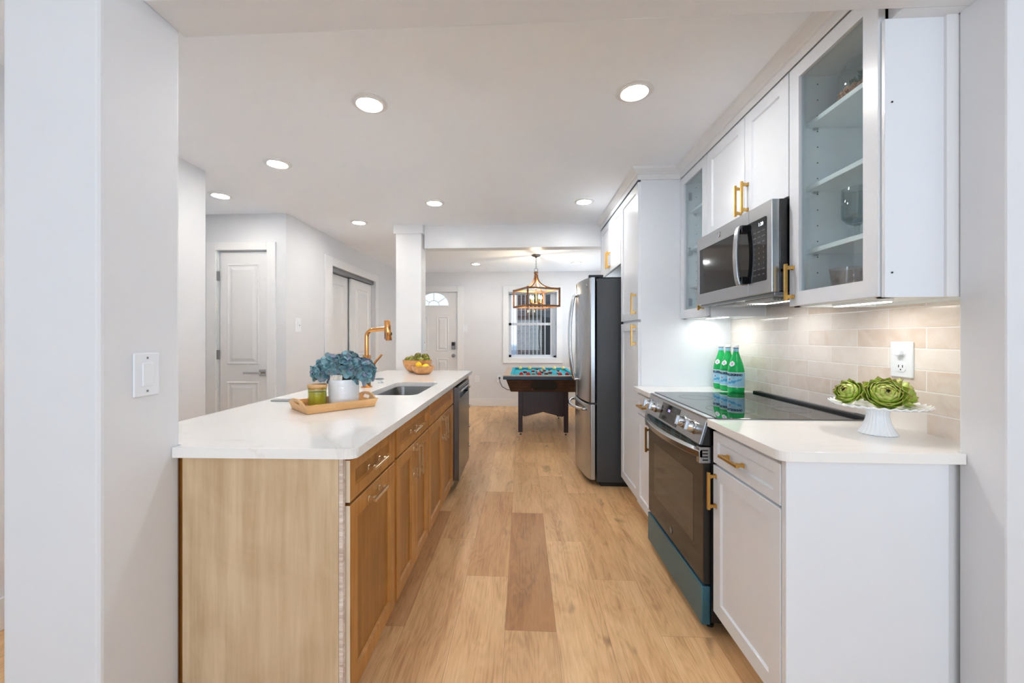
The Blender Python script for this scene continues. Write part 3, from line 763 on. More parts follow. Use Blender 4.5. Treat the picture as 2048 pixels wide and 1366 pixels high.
for c_ in range(6):
    yy = RY0+.10+c_*.098+(.02 if c_ % 2 else 0)
    for r_ in range(3): m.fbox(F, yy, yy+.055, .748+r_*.014, .755+r_*.014, .0202, .0208)
m.build('vent_grille', 'black', vg)
for y0 in (RY0+.004, RY1-.034): MB().fbox(F, y0, y0+.030, .725, .795, 0, .050).build('handle_bracket', 'steel', od, bevel=.003)
m = MB(); rings = []
for i in range(25):
    a = i/24; y = RY0+.004+a*(RY1-RY0-.008); o_ = .045+.050*math.sin(PI*a)**.8
    X = .80-o_; rings.append([(X-.006, y, .752), (X-.006, y, .778), (X+.010, y, .788), (X+.010, y, .746)])
m.loops(rings); m.build('handle', 'steel', od, bevel=.002, smooth=30)
m = MB()
for k in range(4): m.box(.764, .786, RY0+.0032, RY0+.0042, .737+k*.0135, .743+k*.0135)
m.build('bracket_grille', 'black', od)
# slanted control fascia
A, B = Vector((.753, 0, .803)), Vector((.785, 0, .914))
dirv = (B-A).normalized(); nrm = Vector((-dirv.z, 0, dirv.x))
def FS(u, v, w_): p = A+dirv*v+nrm*w_; return (p.x, u, p.z)
LF = (B-A).length
m = MB(); m.prism([(A.x, A.z), (B.x, B.z), (.86, .914), (.86, .803)], lambda u, v, w_: (u, w_, v), RY0+.012, RY1-.012)
cf = m.build('control_fascia', 'steel', t, bevel=.002)
MB().prism([(A.x+.008, A.z-.0), (B.x+.008, B.z), (.86, .914), (.86, .80)], lambda u, v, w_: (u, w_, v), RY0+.003, RY0+.012).build('end_cap', 'blackgloss', t)
dp = MB().fbox(FS, 2.02, 2.265, .012, LF-.012, 0, .0015).build('display_panel', 'blackgloss', cf)
MB().text('2:05', .018, lambda u, v, w_: FS(2.15-u, .072+v, .0016+w_), .0003).build('display', 'digitp', dp)
m = MB(); random.seed(5)
for r_ in range(4):
    for c_ in range(9):
        if 3 <= c_ <= 5 and r_ > 0: continue
        m.text(random.choice(['BAKE', 'OFF', 'SET', '1', '5', '9', 'ON']), .007, lambda u, v, w_, c_=c_, r_=r_: FS(2.25-c_*.025-u, .026+r_*.02+v, .0016+w_), .0003)
m.build('button_legend', 'greyink', dp)
for y in (1.835, 1.945, 2.345, 2.445):
    p = A+dirv*(LF*.5); Mx = Matrix((Vector((0, 1, 0)), -dirv if False else nrm.cross(Vector((0,1,0))), nrm)).transposed()
    kb = MB().lathe([(.030, 0), (.030, .006), (.026, .008), (.0245, .032), (.0225, .036), (0, .036)], (p.x, y, p.z), 32, M=Mx, flute=.0, fn=0).build('knob', 'chrome', cf, smooth=30)
    m = MB(); c3 = p+nrm*.037; m.obox((c3.x, y, c3.z), (.012, .044, .012), Mx); m.build('knob_grip', 'steel', kb, bevel=.002)
MB().box(.784, .815, RY0+.004, RY1-.004, .905, .9205).build('front_trim', 'steel', t, bevel=.002)
ck = MB().box(.815, 1.402, RY0-.022, RY1+.022, .9185, .9235).build('cooktop', 'cooktop', t, bevel=.001)
burn = simple('burner_grey', C(50,50,52), .3)
for (x, y, r_) in ((.97, 1.93, .10), (.97, 2.30, .085), (1.25, 1.93, .075), (1.25, 2.30, .10)):
    pts = [(x+r_*math.cos(2*PI*i/40), y+r_*math.sin(2*PI*i/40)) for i in range(40)]; pi_ = [(x+(r_-.002)*math.cos(2*PI*i/40), y+(r_-.002)*math.sin(2*PI*i/40)) for i in range(40)]
    MB().plate(pts, [pi_], .9236, .9238).build('burner_ring', burn, ck)
m = MB(); m.box(1.402, 1.442, RY0-.02, RY1+.02, .919, .935); vt = m.build('rear_vent', 'black', t, bevel=.004)
m = MB(); m.box(1.412, 1.432, RY0+.05, RY1-.05, .9352, .937); m.build('vent_trim', 'steel', vt)
for y in (1.80, 2.44): MB().lathe([(.016, 0), (.016, .01), (.01, .012), (.01, .05)], (.82, y, .0), 14).build('foot', 'black', t)

# ---- under-cabinet light bars
def bar(label, y0, y1, x=1.26):
    t = thing('light_bar', label, 'lamp', (x, (y0+y1)/2, 1.38))
    MB().box(x-.014, x+.014, y0, y1, 1.386, 1.396).build('housing', 'plastic', t, bevel=.001)
    MB().box(x-.010, x+.010, y0+.004, y1-.004, 1.3825, 1.386).build('lens', 'strip', t)
    l = area('light_bar_lamp', (x, (y0+y1)/2, 1.3815), (0, 0, 0), .02, (y1-y0)*.95, STRIP_W, (1, .97, .93)); 
bar('slim lit light bar under the near glass-door wall cabinet', 1.44, 1.68)
bar('slim lit light bar under the far glass-door wall cabinet by the pantry', 2.53, 2.80)

# ---- outlet with plug in the tiles
t = thing('wall_outlet', 'white duplex wall outlet on the beige tiles with a small plug in its top socket', 'outlet', (1.444, 1.597, 1.178)); F = FR(1.444)
MB().fbox(F, 1.552, 1.642, 1.11, 1.245, 0, .007).build('cover_plate', 'plastic', t, bevel=.003)
for z in (1.205, 1.148):
    s_ = MB().prism(rrect(1.578, 1.616, z-.017, z+.017, .013), F, .007, .009).build('socket', 'plastic', t)
    m = MB()
    for y in (1.589, 1.605): m.fbox(F, y-.0015, y+.0015, z-.001, z+.009, .009, .0094)
    m.fbox(F, 1.595, 1.599, z-.011, z-.006, .009, .0094); m.build('slots', 'black', s_)
MB().prism(rrect(1.584, 1.610, 1.193, 1.217, .008), F, .009, .024).build('plug', 'plastic', t, bevel=.002)
# ================================================================== ISLAND
IB, IFc = -.567, -.545
def icab(label, y0, y1, name='island_cabinet'):
    t = thing(name, label, 'cabinet', (-.86, (y0+y1)/2, 0))
    m = MB(); m.box(-1.16, IB, y0, y1, .11, .883); m.box(-1.16, IB-.07, y0, y1, 0, .11); m.build('body', 'stain', t, bevel=.001)
    return t
F = FI(IB)
def idoor(name, y0, y1, z0, z1, rail=.058):
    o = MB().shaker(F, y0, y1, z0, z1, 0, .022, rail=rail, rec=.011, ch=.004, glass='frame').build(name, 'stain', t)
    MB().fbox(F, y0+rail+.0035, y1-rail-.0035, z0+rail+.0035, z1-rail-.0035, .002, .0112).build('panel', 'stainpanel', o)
    return o
t = icab('honey wood island cabinet at the near end, with pale veneer end panel', 1.238, 1.694)
d1 = idoor('drawer', 1.241, 1.684, .738, .872, .040); pull(F, 1.437, .804, .135, .022, False, d1, 'palegold')
d2 = idoor('door', 1.241, 1.684, .113, .728); pull(F, 1.437, .693, .135, .022, False, d2, 'palegold')
for dd_, z0, z1 in ((d1, .7385, .8715), (d2, .1135, .7275)): MB().fbox(F, 1.2398, 1.2408, z0, z1, .0, .0215).build('pale_edge', 'paleedge', dd_)  # pale strip on the near edges of the first island drawer and door
MB().prism([(-1.078, .166), (-1.068, .166), (-1.068, .0), (-.571, 0), (-.571, .885), (-1.078, .885)], lambda u, v, w_: (u, w_, v), 1.215, 1.233).build('end_panel', 'maple', t, bevel=.001)
MB().box(-.570, -.5575, 1.216, 1.232, 0, .885).build('ply_edge', 'ply', t)
t = icab('honey wood island cabinet with one drawer over double doors, before the sink', 1.698, 2.298)
d1 = idoor('drawer', 1.712, 2.293, .738, .872, .040); pull(F, 1.965, .804, .135, .022, False, d1, 'palegold')
for y0, y1, hy in ((1.712, 2.001, 1.968), (2.005, 2.293, 2.038)):
    dd = idoor('door', y0, y1, .113, .728, .052); pull(F, hy, .640, .16, .022, True, dd, 'palegold')
t = icab('honey wood island sink cabinet with plain false drawer front, beside the dishwasher', 2.302, 3.138)
# sink bowl needs room: the body is a hollow box
for ch in list(t.children):
    if ch.name.startswith('body'): bpy.data.objects.remove(ch)
m = MB(); m.box(-1.16, -1.14, 2.302, 3.138, .11, .883); m.box(IB-.018, IB, 2.302, 3.138, .11, .883); m.box(-1.14, IB-.018, 2.302, 2.32, .11, .883); m.box(-1.14, IB-.018, 3.12, 3.138, .11, .883); m.box(-1.14, IB-.018, 2.32, 3.12, .11, .128); m.box(-1.16, IB-.07, 2.302, 3.138, 0, .11)
m.build('body', 'stain', t)
idoor('false_front', 2.307, 3.132, .738, .872, .040)
for y0, y1, hy in ((2.307, 2.718, 2.685), (2.722, 3.132, 2.755)):
    dd = idoor('door', y0, y1, .113, .728, .055); pull(F, hy, .640, .16, .022, True, dd, 'palegold')
# dishwasher
t = thing('dishwasher', 'stainless dishwasher with pocket handle set in the far part of the island', 'dishwasher', (-.8, 3.45, 0))
MB().box(-1.14, -.560, 3.148, 3.755, .06, .868).build('tub', 'steeld', t)
m = MB(); m.plate([(3.150, .118), (3.752, .118), (3.752, .862), (3.150, .862)], [rrect(3.20, 3.70, .765, .83, .01)], 0, .055, FI(-.558)); dd = m.build('door', 'steeld', t, bevel=.003)
m = MB(); m.fbox(FI(-.558), 3.20, 3.70, .765, .83, .001, .012); m.build('handle_pocket', 'black', dd)
MB().tube([(-.497, 3.21, .822), (-.497, 3.69, .822)], .007, 10).build('handle', 'chrome', dd, smooth=True)
MB().fbox(FI(-.558), 3.16, 3.74, .862, .868, .0, .045).build('control_strip', 'blackgloss', dd)
MB().box(-1.1, -.62, 3.16, 3.75, 0, .06).build('toe_kick', 'black', t)
t = icab('narrow honey wood drawer stack at the far end of the island', 3.762, 4.03)
for i in range(4):
    z0 = .113+i*.19; d1 = idoor('drawer', 3.765, 4.027, z0, z0+.184, .035); pull(F, 3.896, z0+.092, .10, .022, False, d1, 'palegold')
m = MB(); m.box(-1.30, -1.162, 1.26, 4.03, 0, .883); o = m.build('island_back_panel', 'maple'); tag(o, 'long plain wood back panel under the seating side of the kitchen island', 'panel')
# countertop with sink cut-out
SX0, SX1, SY0, SY1 = -.945, -.628, 2.33, 3.0
poly = [(-1.093, 1.193)]
rr_ = .03
poly += [(-.513-rr_+rr_*math.sin(math.radians(a)), 1.205+rr_-rr_*math.cos(math.radians(a))) for a in (0, 15, 30, 45, 60, 75, 90)]
poly += [(-.513, 4.06), (-1.40, 4.06), (-1.40, 1.232), (-1.093, 1.232)]
ct = MB().plate(poly, [rrect(SX0, SX1, SY0, SY1, .06)], .886, CZ).build('island_countertop', 'quartz', bevel=.003)
tag(ct, 'long white quartz island countertop with a cut-out for the sink', 'countertop')
t = thing('sink', 'undermount stainless sink set in the white island countertop', 'sink', (-.79, 2.66, .886))
m = MB(); rings = []
def rz(a, z, r_=.06): return [(x, y, z) for x, y in rrect(SX0-.008+a, SX1+.008-a, SY0-.008+a, SY1+.008-a, r_)]
m.loops([rz(-.02, .8845), rz(0, .8845), rz(.004, .86), rz(.012, .72, .055), rz(.03, .695, .045), rz(.14, .690, .02)], cap0=False)
m.build('basin', 'steelsink', t, smooth=50, recalc=True)
MB().lathe([(.045, 0), (.045, .003), (.03, .004), (.028, .001), (0, .001)], (-.79, 2.75, .6905), 24).build('drain', 'chrome', t, smooth=30)

# faucet
t = thing('faucet', 'polished rose-gold kitchen faucet with upright spray head behind the sink', 'faucet', (-1.065, 2.68, CZ))
X, Y = -1.062, 2.68
MB().lathe([(.038, CZ), (.038, CZ+.006), (.029, CZ+.009), (.029, CZ+.012), (.027, CZ+.014), (.027, 1.135), (.024, 1.139), (.0, 1.139)], (X, Y, 0), 32).build('base', 'rosegold', t, smooth=40)
pts = [(X, Y, 1.13), (X, Y, 1.265)]
for i in range(1, 10):
    a = PI/2*i/9; pts.append((X+.045*(1-math.cos(a)), Y, 1.265+.045*math.sin(a)))
pts.append((-.93, Y, 1.318))
MB().tube(pts, .0145, 18).build('spout', 'rosegold', t, smooth=60)
Mx = Matrix.Rotation(math.radians(-5), 3, 'Y')
hd = MB().lathe([(0, -.070), (.019, -.070), (.0215, -.066), (.0215, .063), (.020, .067), (0, .067)], (-.915, Y, 1.307), 32, M=Mx).build('spray_head', 'rosegold', t, smooth=40)
MB().lathe([(.0218, -.05), (.0222, -.048), (.0222, .048), (.0218, .05)], (-.9155, Y, 1.307), 32, M=Mx).build('black_sleeve', MT['blackgloss'], hd, smooth=40) if False else None
m = MB(); m.obox((-.892, Y, 1.283), (.008, .014, .02)); m.build('spray_button', 'black', hd, bevel=.002)
m = MB(); m.tube([(-.936, Y-.004, 1.246), (-.9355, Y-.004, 1.372)], .0022, 6); m.build('dark_reflection_strip', 'black', hd)  # black strip imitating the dark reflection on the polished spray head
m = MB(); m.tube([(X+.02, Y, 1.06), (X+.045, Y, 1.065)], .012, 14); m.tube([(X+.042, Y, 1.062), (X+.058, Y, 1.088), (X+.105, Y, 1.142)], [.009, .0075, .0075], 12); m.build('lever', 'rosegold', t, smooth=50)
o = MB().lathe([(.022, CZ), (.022, CZ+.006), (.016, CZ+.008), (.014, CZ+.006), (0, CZ+.006)], (-1.055, 2.93, 0), 28).build('air_switch_button', 'chrome', smooth=40); tag(o, 'small round chrome button in the island countertop beside the faucet base', 'button')
o = MB().lathe([(.036, CZ), (.036, CZ+.004), (.030, CZ+.006), (0, CZ+.005)], (-1.16, 3.19, 0), 32).build('countertop_outlet', 'nickel', smooth=40); tag(o, 'round grey pop-up outlet lid flush in the island countertop behind the faucet', 'outlet')
o = MB().box(-1.345, -1.21, 2.07, 2.125, CZ, CZ+.006).build('metal_trivet', 'nickel', bevel=.002); tag(o, 'thin grey metal plate on the island countertop behind the bamboo tray', 'plate')

# tray (local frame: x long, y short)
TA = math.atan2(.229, .213); TC = Vector((-.9235, 1.9175, CZ))
t = thing('serving_tray', 'rectangular bamboo serving tray with cut-out handles on the island countertop', 'tray', TC, local=True, rot=TA)
LX, LY, HT = .16, .108, .040
MB().box(-LX, LX, -LY, LY, .001, .009).build('base', 'bamboo', t, bevel=.001)
fl = .012
for sgn in (-1, 1):
    m = MB()
    y0, y1 = sgn*(LY-.009), sgn*LY
    P = lambda x, y, z: (x, y, z)
    xs = LX
    R = [[(-xs, y1, .001), (xs, y1, .001), (xs, y0, .001), (-xs, y0, .001)], [(-xs-fl, y1+sgn*fl, HT), (xs+fl, y1+sgn*fl, HT), (xs+fl, y0+sgn*fl, HT), (-xs-fl, y0+sgn*fl, HT)]]
    m.loops(R); m.build('side_wall', 'bamboo', t, bevel=.0015)
    # end wall with handle slot
    n = 16; yy = LY+fl
    top = [(yy*(1-2*i/n), HT+.022*max(0.0, math.sin(PI*min(1, max(0, (i/n-.12)/.76))))**.7) for i in range(n+1)]
    outer = [(-LY, .001), (LY, .001)] + [(LY+fl*.6, HT*.7)] + top + [(-LY-fl*.6, HT*.7)]
    hole = rrect(-.038, .038, .030, .047, .008)
    def FE(u, v, w_, sgn=sgn): return (sgn*(LX-.009+w_+fl*v/HT), u, v)
    MB().plate(outer, [hole], 0, .009, FE).build('end_wall', 'bamboo', t, bevel=.0012)
def tl(u, v): return (TC.x+u*math.cos(TA)-v*math.sin(TA), TC.y+u*math.sin(TA)+v*math.cos(TA))
# candle
cx, cy = tl(-.072, .018); z0 = CZ+.0095
t = thing('candle_jar', 'olive glass candle jar with wooden lid on the bamboo tray', 'candle', (cx, cy, z0))
MB().lathe([(.0395, z0), (.042, z0+.003), (.042, z0+.093), (.0395, z0+.093), (.0395, z0+.005), (0, z0+.005)], (cx, cy, 0), 40).build('jar', 'olivglass', t, smooth=40)
MB().lathe([(.039, z0+.006), (.039, z0+.072), (0, z0+.072)], (cx, cy, 0), 36).build('wax', 'wax', t, smooth=40)
MB().lathe([(.037, z0+.083), (.037, z0+.0935), (.0435, z0+.0935), (.0445, z0+.096), (.0445, z0+.104), (.042, z0+.1075), (0, z0+.108)], (cx, cy, 0), 40).build('lid', 'bamboo', t, smooth=40)
# pot + hydrangeas
px_, py_ = tl(.052, .008)
t = thing('ceramic_pot', 'round white ribbed ceramic pot of blue hydrangeas on the bamboo tray', 'pot', (px_, py_, z0))
prof = [(.066, z0), (.071, z0+.003)] + [(.0725+.0005*math.sin(i*2.2), z0+.004+i*.0085) for i in range(14)] + [(.0725, z0+.123), (.070, z0+.126), (.066, z0+.122), (.066, z0+.02), (0, z0+.02)]
MB().lathe(prof, (px_, py_, 0), 48).build('vessel', 'ceramic', t, smooth=50)
card = MB(); Fk = lambda u, v, w_: (px_-.012+u, py_-.062-w_+v*.2, z0+.128+v)
card.fbox(Fk, -.03, .032, -.004, .022, 0, .0008); card.build('paper_tag', 'paper', t)
t = thing('hydrangea_bouquet', 'bouquet of dusty blue and violet hydrangea heads in the white pot', 'flowers', (px_, py_, z0+.1))
random.seed(11)
def floret(m, c, nrm, s):
    nrm = nrm.normalized(); a = nrm.orthogonal().normalized(); a.rotate(Matrix.Rotation(random.uniform(0, PI), 3, nrm)); b = nrm.cross(a)
    for k in range(4):
        t1 = a*math.cos(k*PI/2)+b*math.sin(k*PI/2); t2 = nrm.cross(t1); cup = random.uniform(.1, .75)
        prof = ((.02, .10, 0), (.35, .46, .12), (.72, .55, .22), (1.0, .30, .10), (1.12, .02, .0))
        rows = []
        for L_, W_, dz in prof:
            h = nrm*(s*(L_*cup*.7))
            rows.append([c+t1*s*L_+h+t2*s*W_*q+nrm*s*(abs(q)*.16 - dz*.2) for q in (-1, 0, 1)])
        V = [[m.bm.verts.new(p) for p in r_] for r_ in rows]
        for r0, r1 in zip(V, V[1:]):
            for i in range(2): m.bm.faces.new([r0[i], r0[i+1], r1[i+1], r1[i]])
heads = [((-.093, -.018, 1.094), .052), ((.098, -.010, 1.083), .055), ((-.045, -.028, 1.118), .052), ((.040, -.026, 1.116), .052), ((0, .045, 1.125), .058), ((-.075, .05, 1.095), .05), ((.078, .055, 1.098), .05)]
for (dx, dy, z), R in heads:
    m = MB(); c0 = Vector((px_+dx*1.02, py_+dy, z))
    n = 36
    for i in range(n):
        y = 1-2*(i+.5)/n
        if y < -.72: continue
        rr2 = math.sqrt(1-y*y); a = i*2.39996+dx*10
        d = Vector((rr2*math.cos(a), rr2*math.sin(a), y))
        floret(m, c0+d*R*random.uniform(.72, .92)*Vector((1, 1, .92)).length/1.69, d+Vector((random.uniform(-.35, .35), random.uniform(-.35, .35), random.uniform(-.2, .3))), random.uniform(.022, .029))
    hd = m.build('flower_head', 'petal', t, smooth=80, recalc=False)
    MB().sphere(c0, R*.62, 12, 8).build('flower_core', 'leafg', hd)
    MB().tube([c0, (px_+dx*.3, py_+dy*.3, z0+.09), (px_+dx*.2, py_+dy*.2, z0+.03)], .0025, 6).build('stem', 'stem', t)

# ---- artichokes
def artichoke_mesh(m, r, n, openk, nu=6, nv=4, seed=1):
    rnd = random.Random(seed); lay = m.bm.verts.layers.float.get('tip') or m.bm.verts.layers.float.new('tip')
    for i in range(n):
        t_ = i/(n-1); az = i*2.39996+rnd.uniform(-.15, .15)
        rad = Vector((math.cos(az), math.sin(az), 0)); up = Vector((0, 0, 1)); tan = Vector((-math.sin(az), math.cos(az), 0))
        R = r*(1.0-.48*t_)*rnd.uniform(.96, 1.04)
        f0 = math.radians(22+82*t_); df = math.radians(78-4*t_)*rnd.uniform(.92, 1.08)
        W_ = r*(.56-.22*t_); peel = r*(openk*(1-t_)**1.2*.62+.05)*rnd.uniform(.8, 1.2)
        rows = []
        for a in range(nu+1):
            s_ = a/nu; ph = f0+df*s_*(1-.25*openk*(1-t_))
            nn = rad*math.sin(ph)-up*math.cos(ph)
            p = Vector((nn.x*R, nn.y*R, nn.z*R*.92)) + (rad*.8-up*.15)*peel*s_*s_
            w_ = W_*math.sin(PI*min(.5+.0, .22+.5*s_) if s_ < .56 else PI*(.5))*(1 if s_ < .56 else max(.04, 1-((s_-.56)/.44)**1.7))
            rows.append(([p+tan*w_*q - nn*w_*.42*q*q for q in [(-1+2*b/nv) for b in range(nv+1)]], s_))
        V = []
        for pts, s_ in rows:
            r_ = []
            for q in pts:
                v = m.bm.verts.new(q); v[lay] = s_; r_.append(v)
            V.append(r_)
        for r0, r1 in zip(V, V[1:]):
            for b in range(nv): m.bm.faces.new([r0[b], r0[b+1], r1[b+1], r1[b]])
    return m
def artichoke(label, loc, axis, r, n, openk, seed, mat='arti', group=None, detail=True):
    t = thing('artichoke', label, 'artichoke', loc, group, local=True)
    m = artichoke_mesh(MB(), r, n, openk, seed=seed)
    t.rotation_mode = 'QUATERNION'; t.rotation_quaternion = Vector(axis).normalized().to_track_quat('Z', 'Y')
    o = m.build('bracts', mat, t, smooth=80, recalc=False)
    s = o.modifiers.new('thickness', 'SOLIDIFY'); s.thickness = .0016
    MB().lathe([(0, -r*.98), (r*.15, -r*.98), (r*.17, -r*.85), (r*.45, -r*.6), (r*.45, 0), (r*.2, r*.2), (0, r*.22)], n=14).build('stem', 'stem', t, smooth=60)
    return t
# cake stand
cx, cy = 1.266, 1.495
t = thing('cake_stand', 'white pedestal cake stand with scalloped rim and fluted foot on the near countertop', 'cake stand', (cx, cy, CZ))
MB().lathe([(.050, CZ), (.054, CZ+.002), (.052, CZ+.006), (.043, CZ+.022), (.034, CZ+.048), (.030, CZ+.072), (.033, CZ+.086), (.040, CZ+.096), (0, CZ+.096)], (cx, cy, 0), 96, flute=.035, fn=24).build('pedestal', 'ceramic', t, smooth=60)
m = MB(); rings = []
for r_, z, fl_ in ((.03, CZ+.094, 0), (.09, CZ+.096, 0), (.128, CZ+.101, .012), (.138, CZ+.106, .022), (.138, CZ+.110, .022), (.128, CZ+.106, .012), (.09, CZ+.101, 0), (.02, CZ+.101, 0)):
    rings.append([(cx+r_*(1+fl_*math.cos(32*2*PI*i/192))*math.cos(2*PI*i/192), cy+r_*(1+fl_*math.cos(32*2*PI*i/192))*math.sin(2*PI*i/192), z+ (fl_*.12*math.cos(32*2*PI*i/192))) for i in range(192)])
m.loops(rings); m.build('plate', 'ceramic', t, smooth=60)
PZ = CZ+.103
artichoke('open artichoke in the middle of the cake stand, its heart facing forward', (1.243, 1.438, PZ+.050), (-.38, -.80, .55), .052, 54, .62, 3)
artichoke('artichoke on the left side of the cake stand, tips pointing left', (1.182, 1.520, PZ+.045), (-.85, -.2, .45), .043, 36, .45, 8)
artichoke('artichoke on the right side of the cake stand, against the tiles', (1.345, 1.478, PZ+.047), (.75, -.45, .35), .046, 36, .6, 12)
artichoke('artichoke at the back of the cake stand, half hidden by the open one', (1.278, 1.562, PZ+.046), (.0, .1, 1), .042, 34, .4, 21)

# ---- bottles
def bottle(label, x, y, seed):
    t = thing('water_bottle', label, 'bottle', (x, y, CZ), 'green mineral water bottles by the pantry side')
    z = CZ; R = .0465
    pr = [(0, z+.006), (.030, z+.001), (.040, z+.0), (.0445, z+.006), (R, z+.016), (R, z+.03), (R-.0005, z+.035), (R-.0005, z+.130), (R, z+.134), (R-.002, z+.150), (.040, z+.172), (.031, z+.200), (.022, z+.228), (.0165, z+.246), (.0145, z+.256), (.0145, z+.278), (0, z+.278)]
    b = MB().lathe(pr, (x, y, 0), 44).build('glass', 'greenglass', t, smooth=50)
    MB().lathe([(.0148, z+.254), (.0152, z+.256), (.0152, z+.274), (.0148, z+.275)], (x, y, 0), 28).build('neck_label', 'label', t, smooth=50)
    MB().lathe([(.0155, z+.274), (.0155, z+.278)], (x, y, 0), 28).build('cap_ring', 'black', t)
    MB().lathe([(.0160, z+.278), (.0160, z+.292), (.0145, z+.294), (0, z+.294)], (x, y, 0), 28).build('cap', 'plastic', t, smooth=40)
    RL = R+.0006
    lb = MB().lathe([(RL-.0006, z+.037), (RL, z+.037), (RL, z+.128), (RL-.0006, z+.128)], (x, y, 0), 48).build('label', 'label', t, smooth=50)
    for zz in (.0385, .1265): MB().lathe([(RL+.0002, z+zz-.0015), (RL+.0004, z+zz-.0015), (RL+.0004, z+zz+.0015), (RL+.0002, z+zz+.0015)], (x, y, 0), 48).build('label_edge', 'white', lb)
    def W(a0, zc): return lambda u, v, w_: (x+(RL+.0003+w_)*math.cos(a0+u/RL), y+(RL+.0003+w_)*math.sin(a0+u/RL), z+zc+v)
    a0 = math.radians(-140)
    MB().text('S.PELLEGRINO', .0175, W(a0, .112), .0003, bold=.0012).build('label_name', 'navy', lb)
    MB().text('S.Pellegrino', .021, lambda u, v, w_: W(a0, .070)(u, v+u*.35, w_), .0003, font_shear=.4, bold=.001).build('label_script', 'cyan', lb)
    st = [((.007 if i % 2 == 0 else .003)*math.sin(2*PI*i/10)-.018, (.007 if i % 2 == 0 else .003)*math.cos(2*PI*i/10)) for i in range(10)]
    m = MB(); m.prism(st, W(a0, .085), .0003, .0006); m.build('star', 'red', lb)
    # shoulder crest
    a1 = math.radians(-150)
    def S(u, v, w_):
        zz = .178+v; r_ = .0385-.36*v*1.0+w_+.0012
        return (x+r_*math.cos(a1+u/.038), y+r_*math.sin(a1+u/.038), z+zz)
    MB().prism([(0, .020), (.015, .008), (.015, -.006), (0, -.016), (-.015, -.006), (-.015, .008)], S, 0, .0006).build('crest_label', 'white', t)
    m = MB(); m.prism([(0, .010), (.007, .004), (.007, -.004), (0, -.009), (-.007, -.004), (-.007, .004)], S, .0007, .0010); m.build('crest', simple('lilac_ink', C(190,180,214), .4), t)
bottle('green mineral water bottle nearest the range, wide blue label fully in view', 1.318, 2.545, 1)
bottle('green mineral water bottle in the middle of the three on the white countertop', 1.322, 2.648, 2)
bottle('green mineral water bottle at the back of the three, next to the pantry side', 1.328, 2.751, 3)

# ---- in the glass cabinet
x, y, z = 1.262, 1.545, 2.1305
t = thing('terrarium', 'clear glass terrarium of pebbles and succulents on the top cabinet shelf', 'terrarium', (x, y, z))
MB().lathe([(.074, z), (.078, z+.004), (.078, z+.10), (.072, z+.135), (.055, z+.155), (.052, z+.155), (.069, z+.134), (.075, z+.10), (.075, z+.005), (0, z+.005)], (x, y, 0), 44).build('jar', 'clearglass', t, smooth=50)
m = MB(); rnd = random.Random(4)
m.lathe([(.072, z+.006), (.072, z+.05), (0, z+.058)], (x, y, 0), 30)
for i in range(420):
    a = rnd.uniform(0, 2*PI); hh = rnd.uniform(.008, .062); rr2 = .0715 if hh < .05 else rnd.uniform(0, .072)
    m.obox((x+rr2*math.cos(a), y+rr2*math.sin(a), z+(hh if hh < .05 else .055)), [rnd.uniform(.006, .010)]*3, Matrix.Rotation(rnd.uniform(0, 3), 3, 'X') @ Matrix.Rotation(rnd.uniform(0, 3), 3, 'Z'))
o = m.build('pebbles', 'pebbles', t); o['kind'] = 'stuff'
for dx, dy, h in ((-.018, -.01, .075), (.012, -.02, .055), (.03, .01, .06), (-.045, -.005, .03), (.0, .03, .06)):
    m = MB()
    for k in range(16):
        tt = k/16; a = k*2.4; b0 = Vector((x+dx, y+dy, z+.05+h*tt*.75)); dr_ = Vector((math.cos(a), math.sin(a), 1.4)).normalized()
        m.tube([b0, b0+dr_*.010, b0+dr_*.020], [.0065*(1-tt*.4), .006*(1-tt*.4), .0006], 6)
    m.build('succulent', 'succ', t, smooth=60)
x, y, z = 1.212, 1.515, 1.6175
t = thing('goblet', 'smoky teal bubbled glass goblet on the lowest shelf of the near glass cabinet', 'goblet', (x, y, z))
MB().lathe([(.035, z), (.035, z+.003), (.010, z+.008), (.008, z+.012)], (x, y, 0), 32).build('foot', 'smokeglass', t, smooth=50)
MB().lathe([(.0075, z+.010), (.0075, z+.045), (.010, z+.055)], (x, y, 0), 20).build('stem', 'smokeglass', t, smooth=50)
MB().lathe([(.008, z+.050), (.030, z+.062), (.044, z+.078), (.046, z+.10), (.044, z+.185), (.042, z+.185), (.044, z+.10), (.042, z+.08), (.028, z+.066), (0, z+.060)], (x, y, 0), 40).build('bowl', 'smokeglass', t, smooth=50)
def tumbler(label, x, y):
    z = 1.4155
    t = thing('tumbler', label, 'glass', (x, y, z), 'rose glass tumblers on the cabinet floor')
    MB().lathe([(.033, z), (.036, z+.003), (.047, z+.095), (.045, z+.095), (.034, z+.008), (0, z+.008)], (x, y, 0), 36, flute=.01, fn=16).build('glass', 'pinkglass', t, smooth=50)
tumbler('rose tinted glass tumbler on the floor of the near glass cabinet, left one', 1.163, 1.505)
tumbler('rose tinted glass tumbler mostly hidden by the door frame beside another tumbler', 1.262, 1.515)

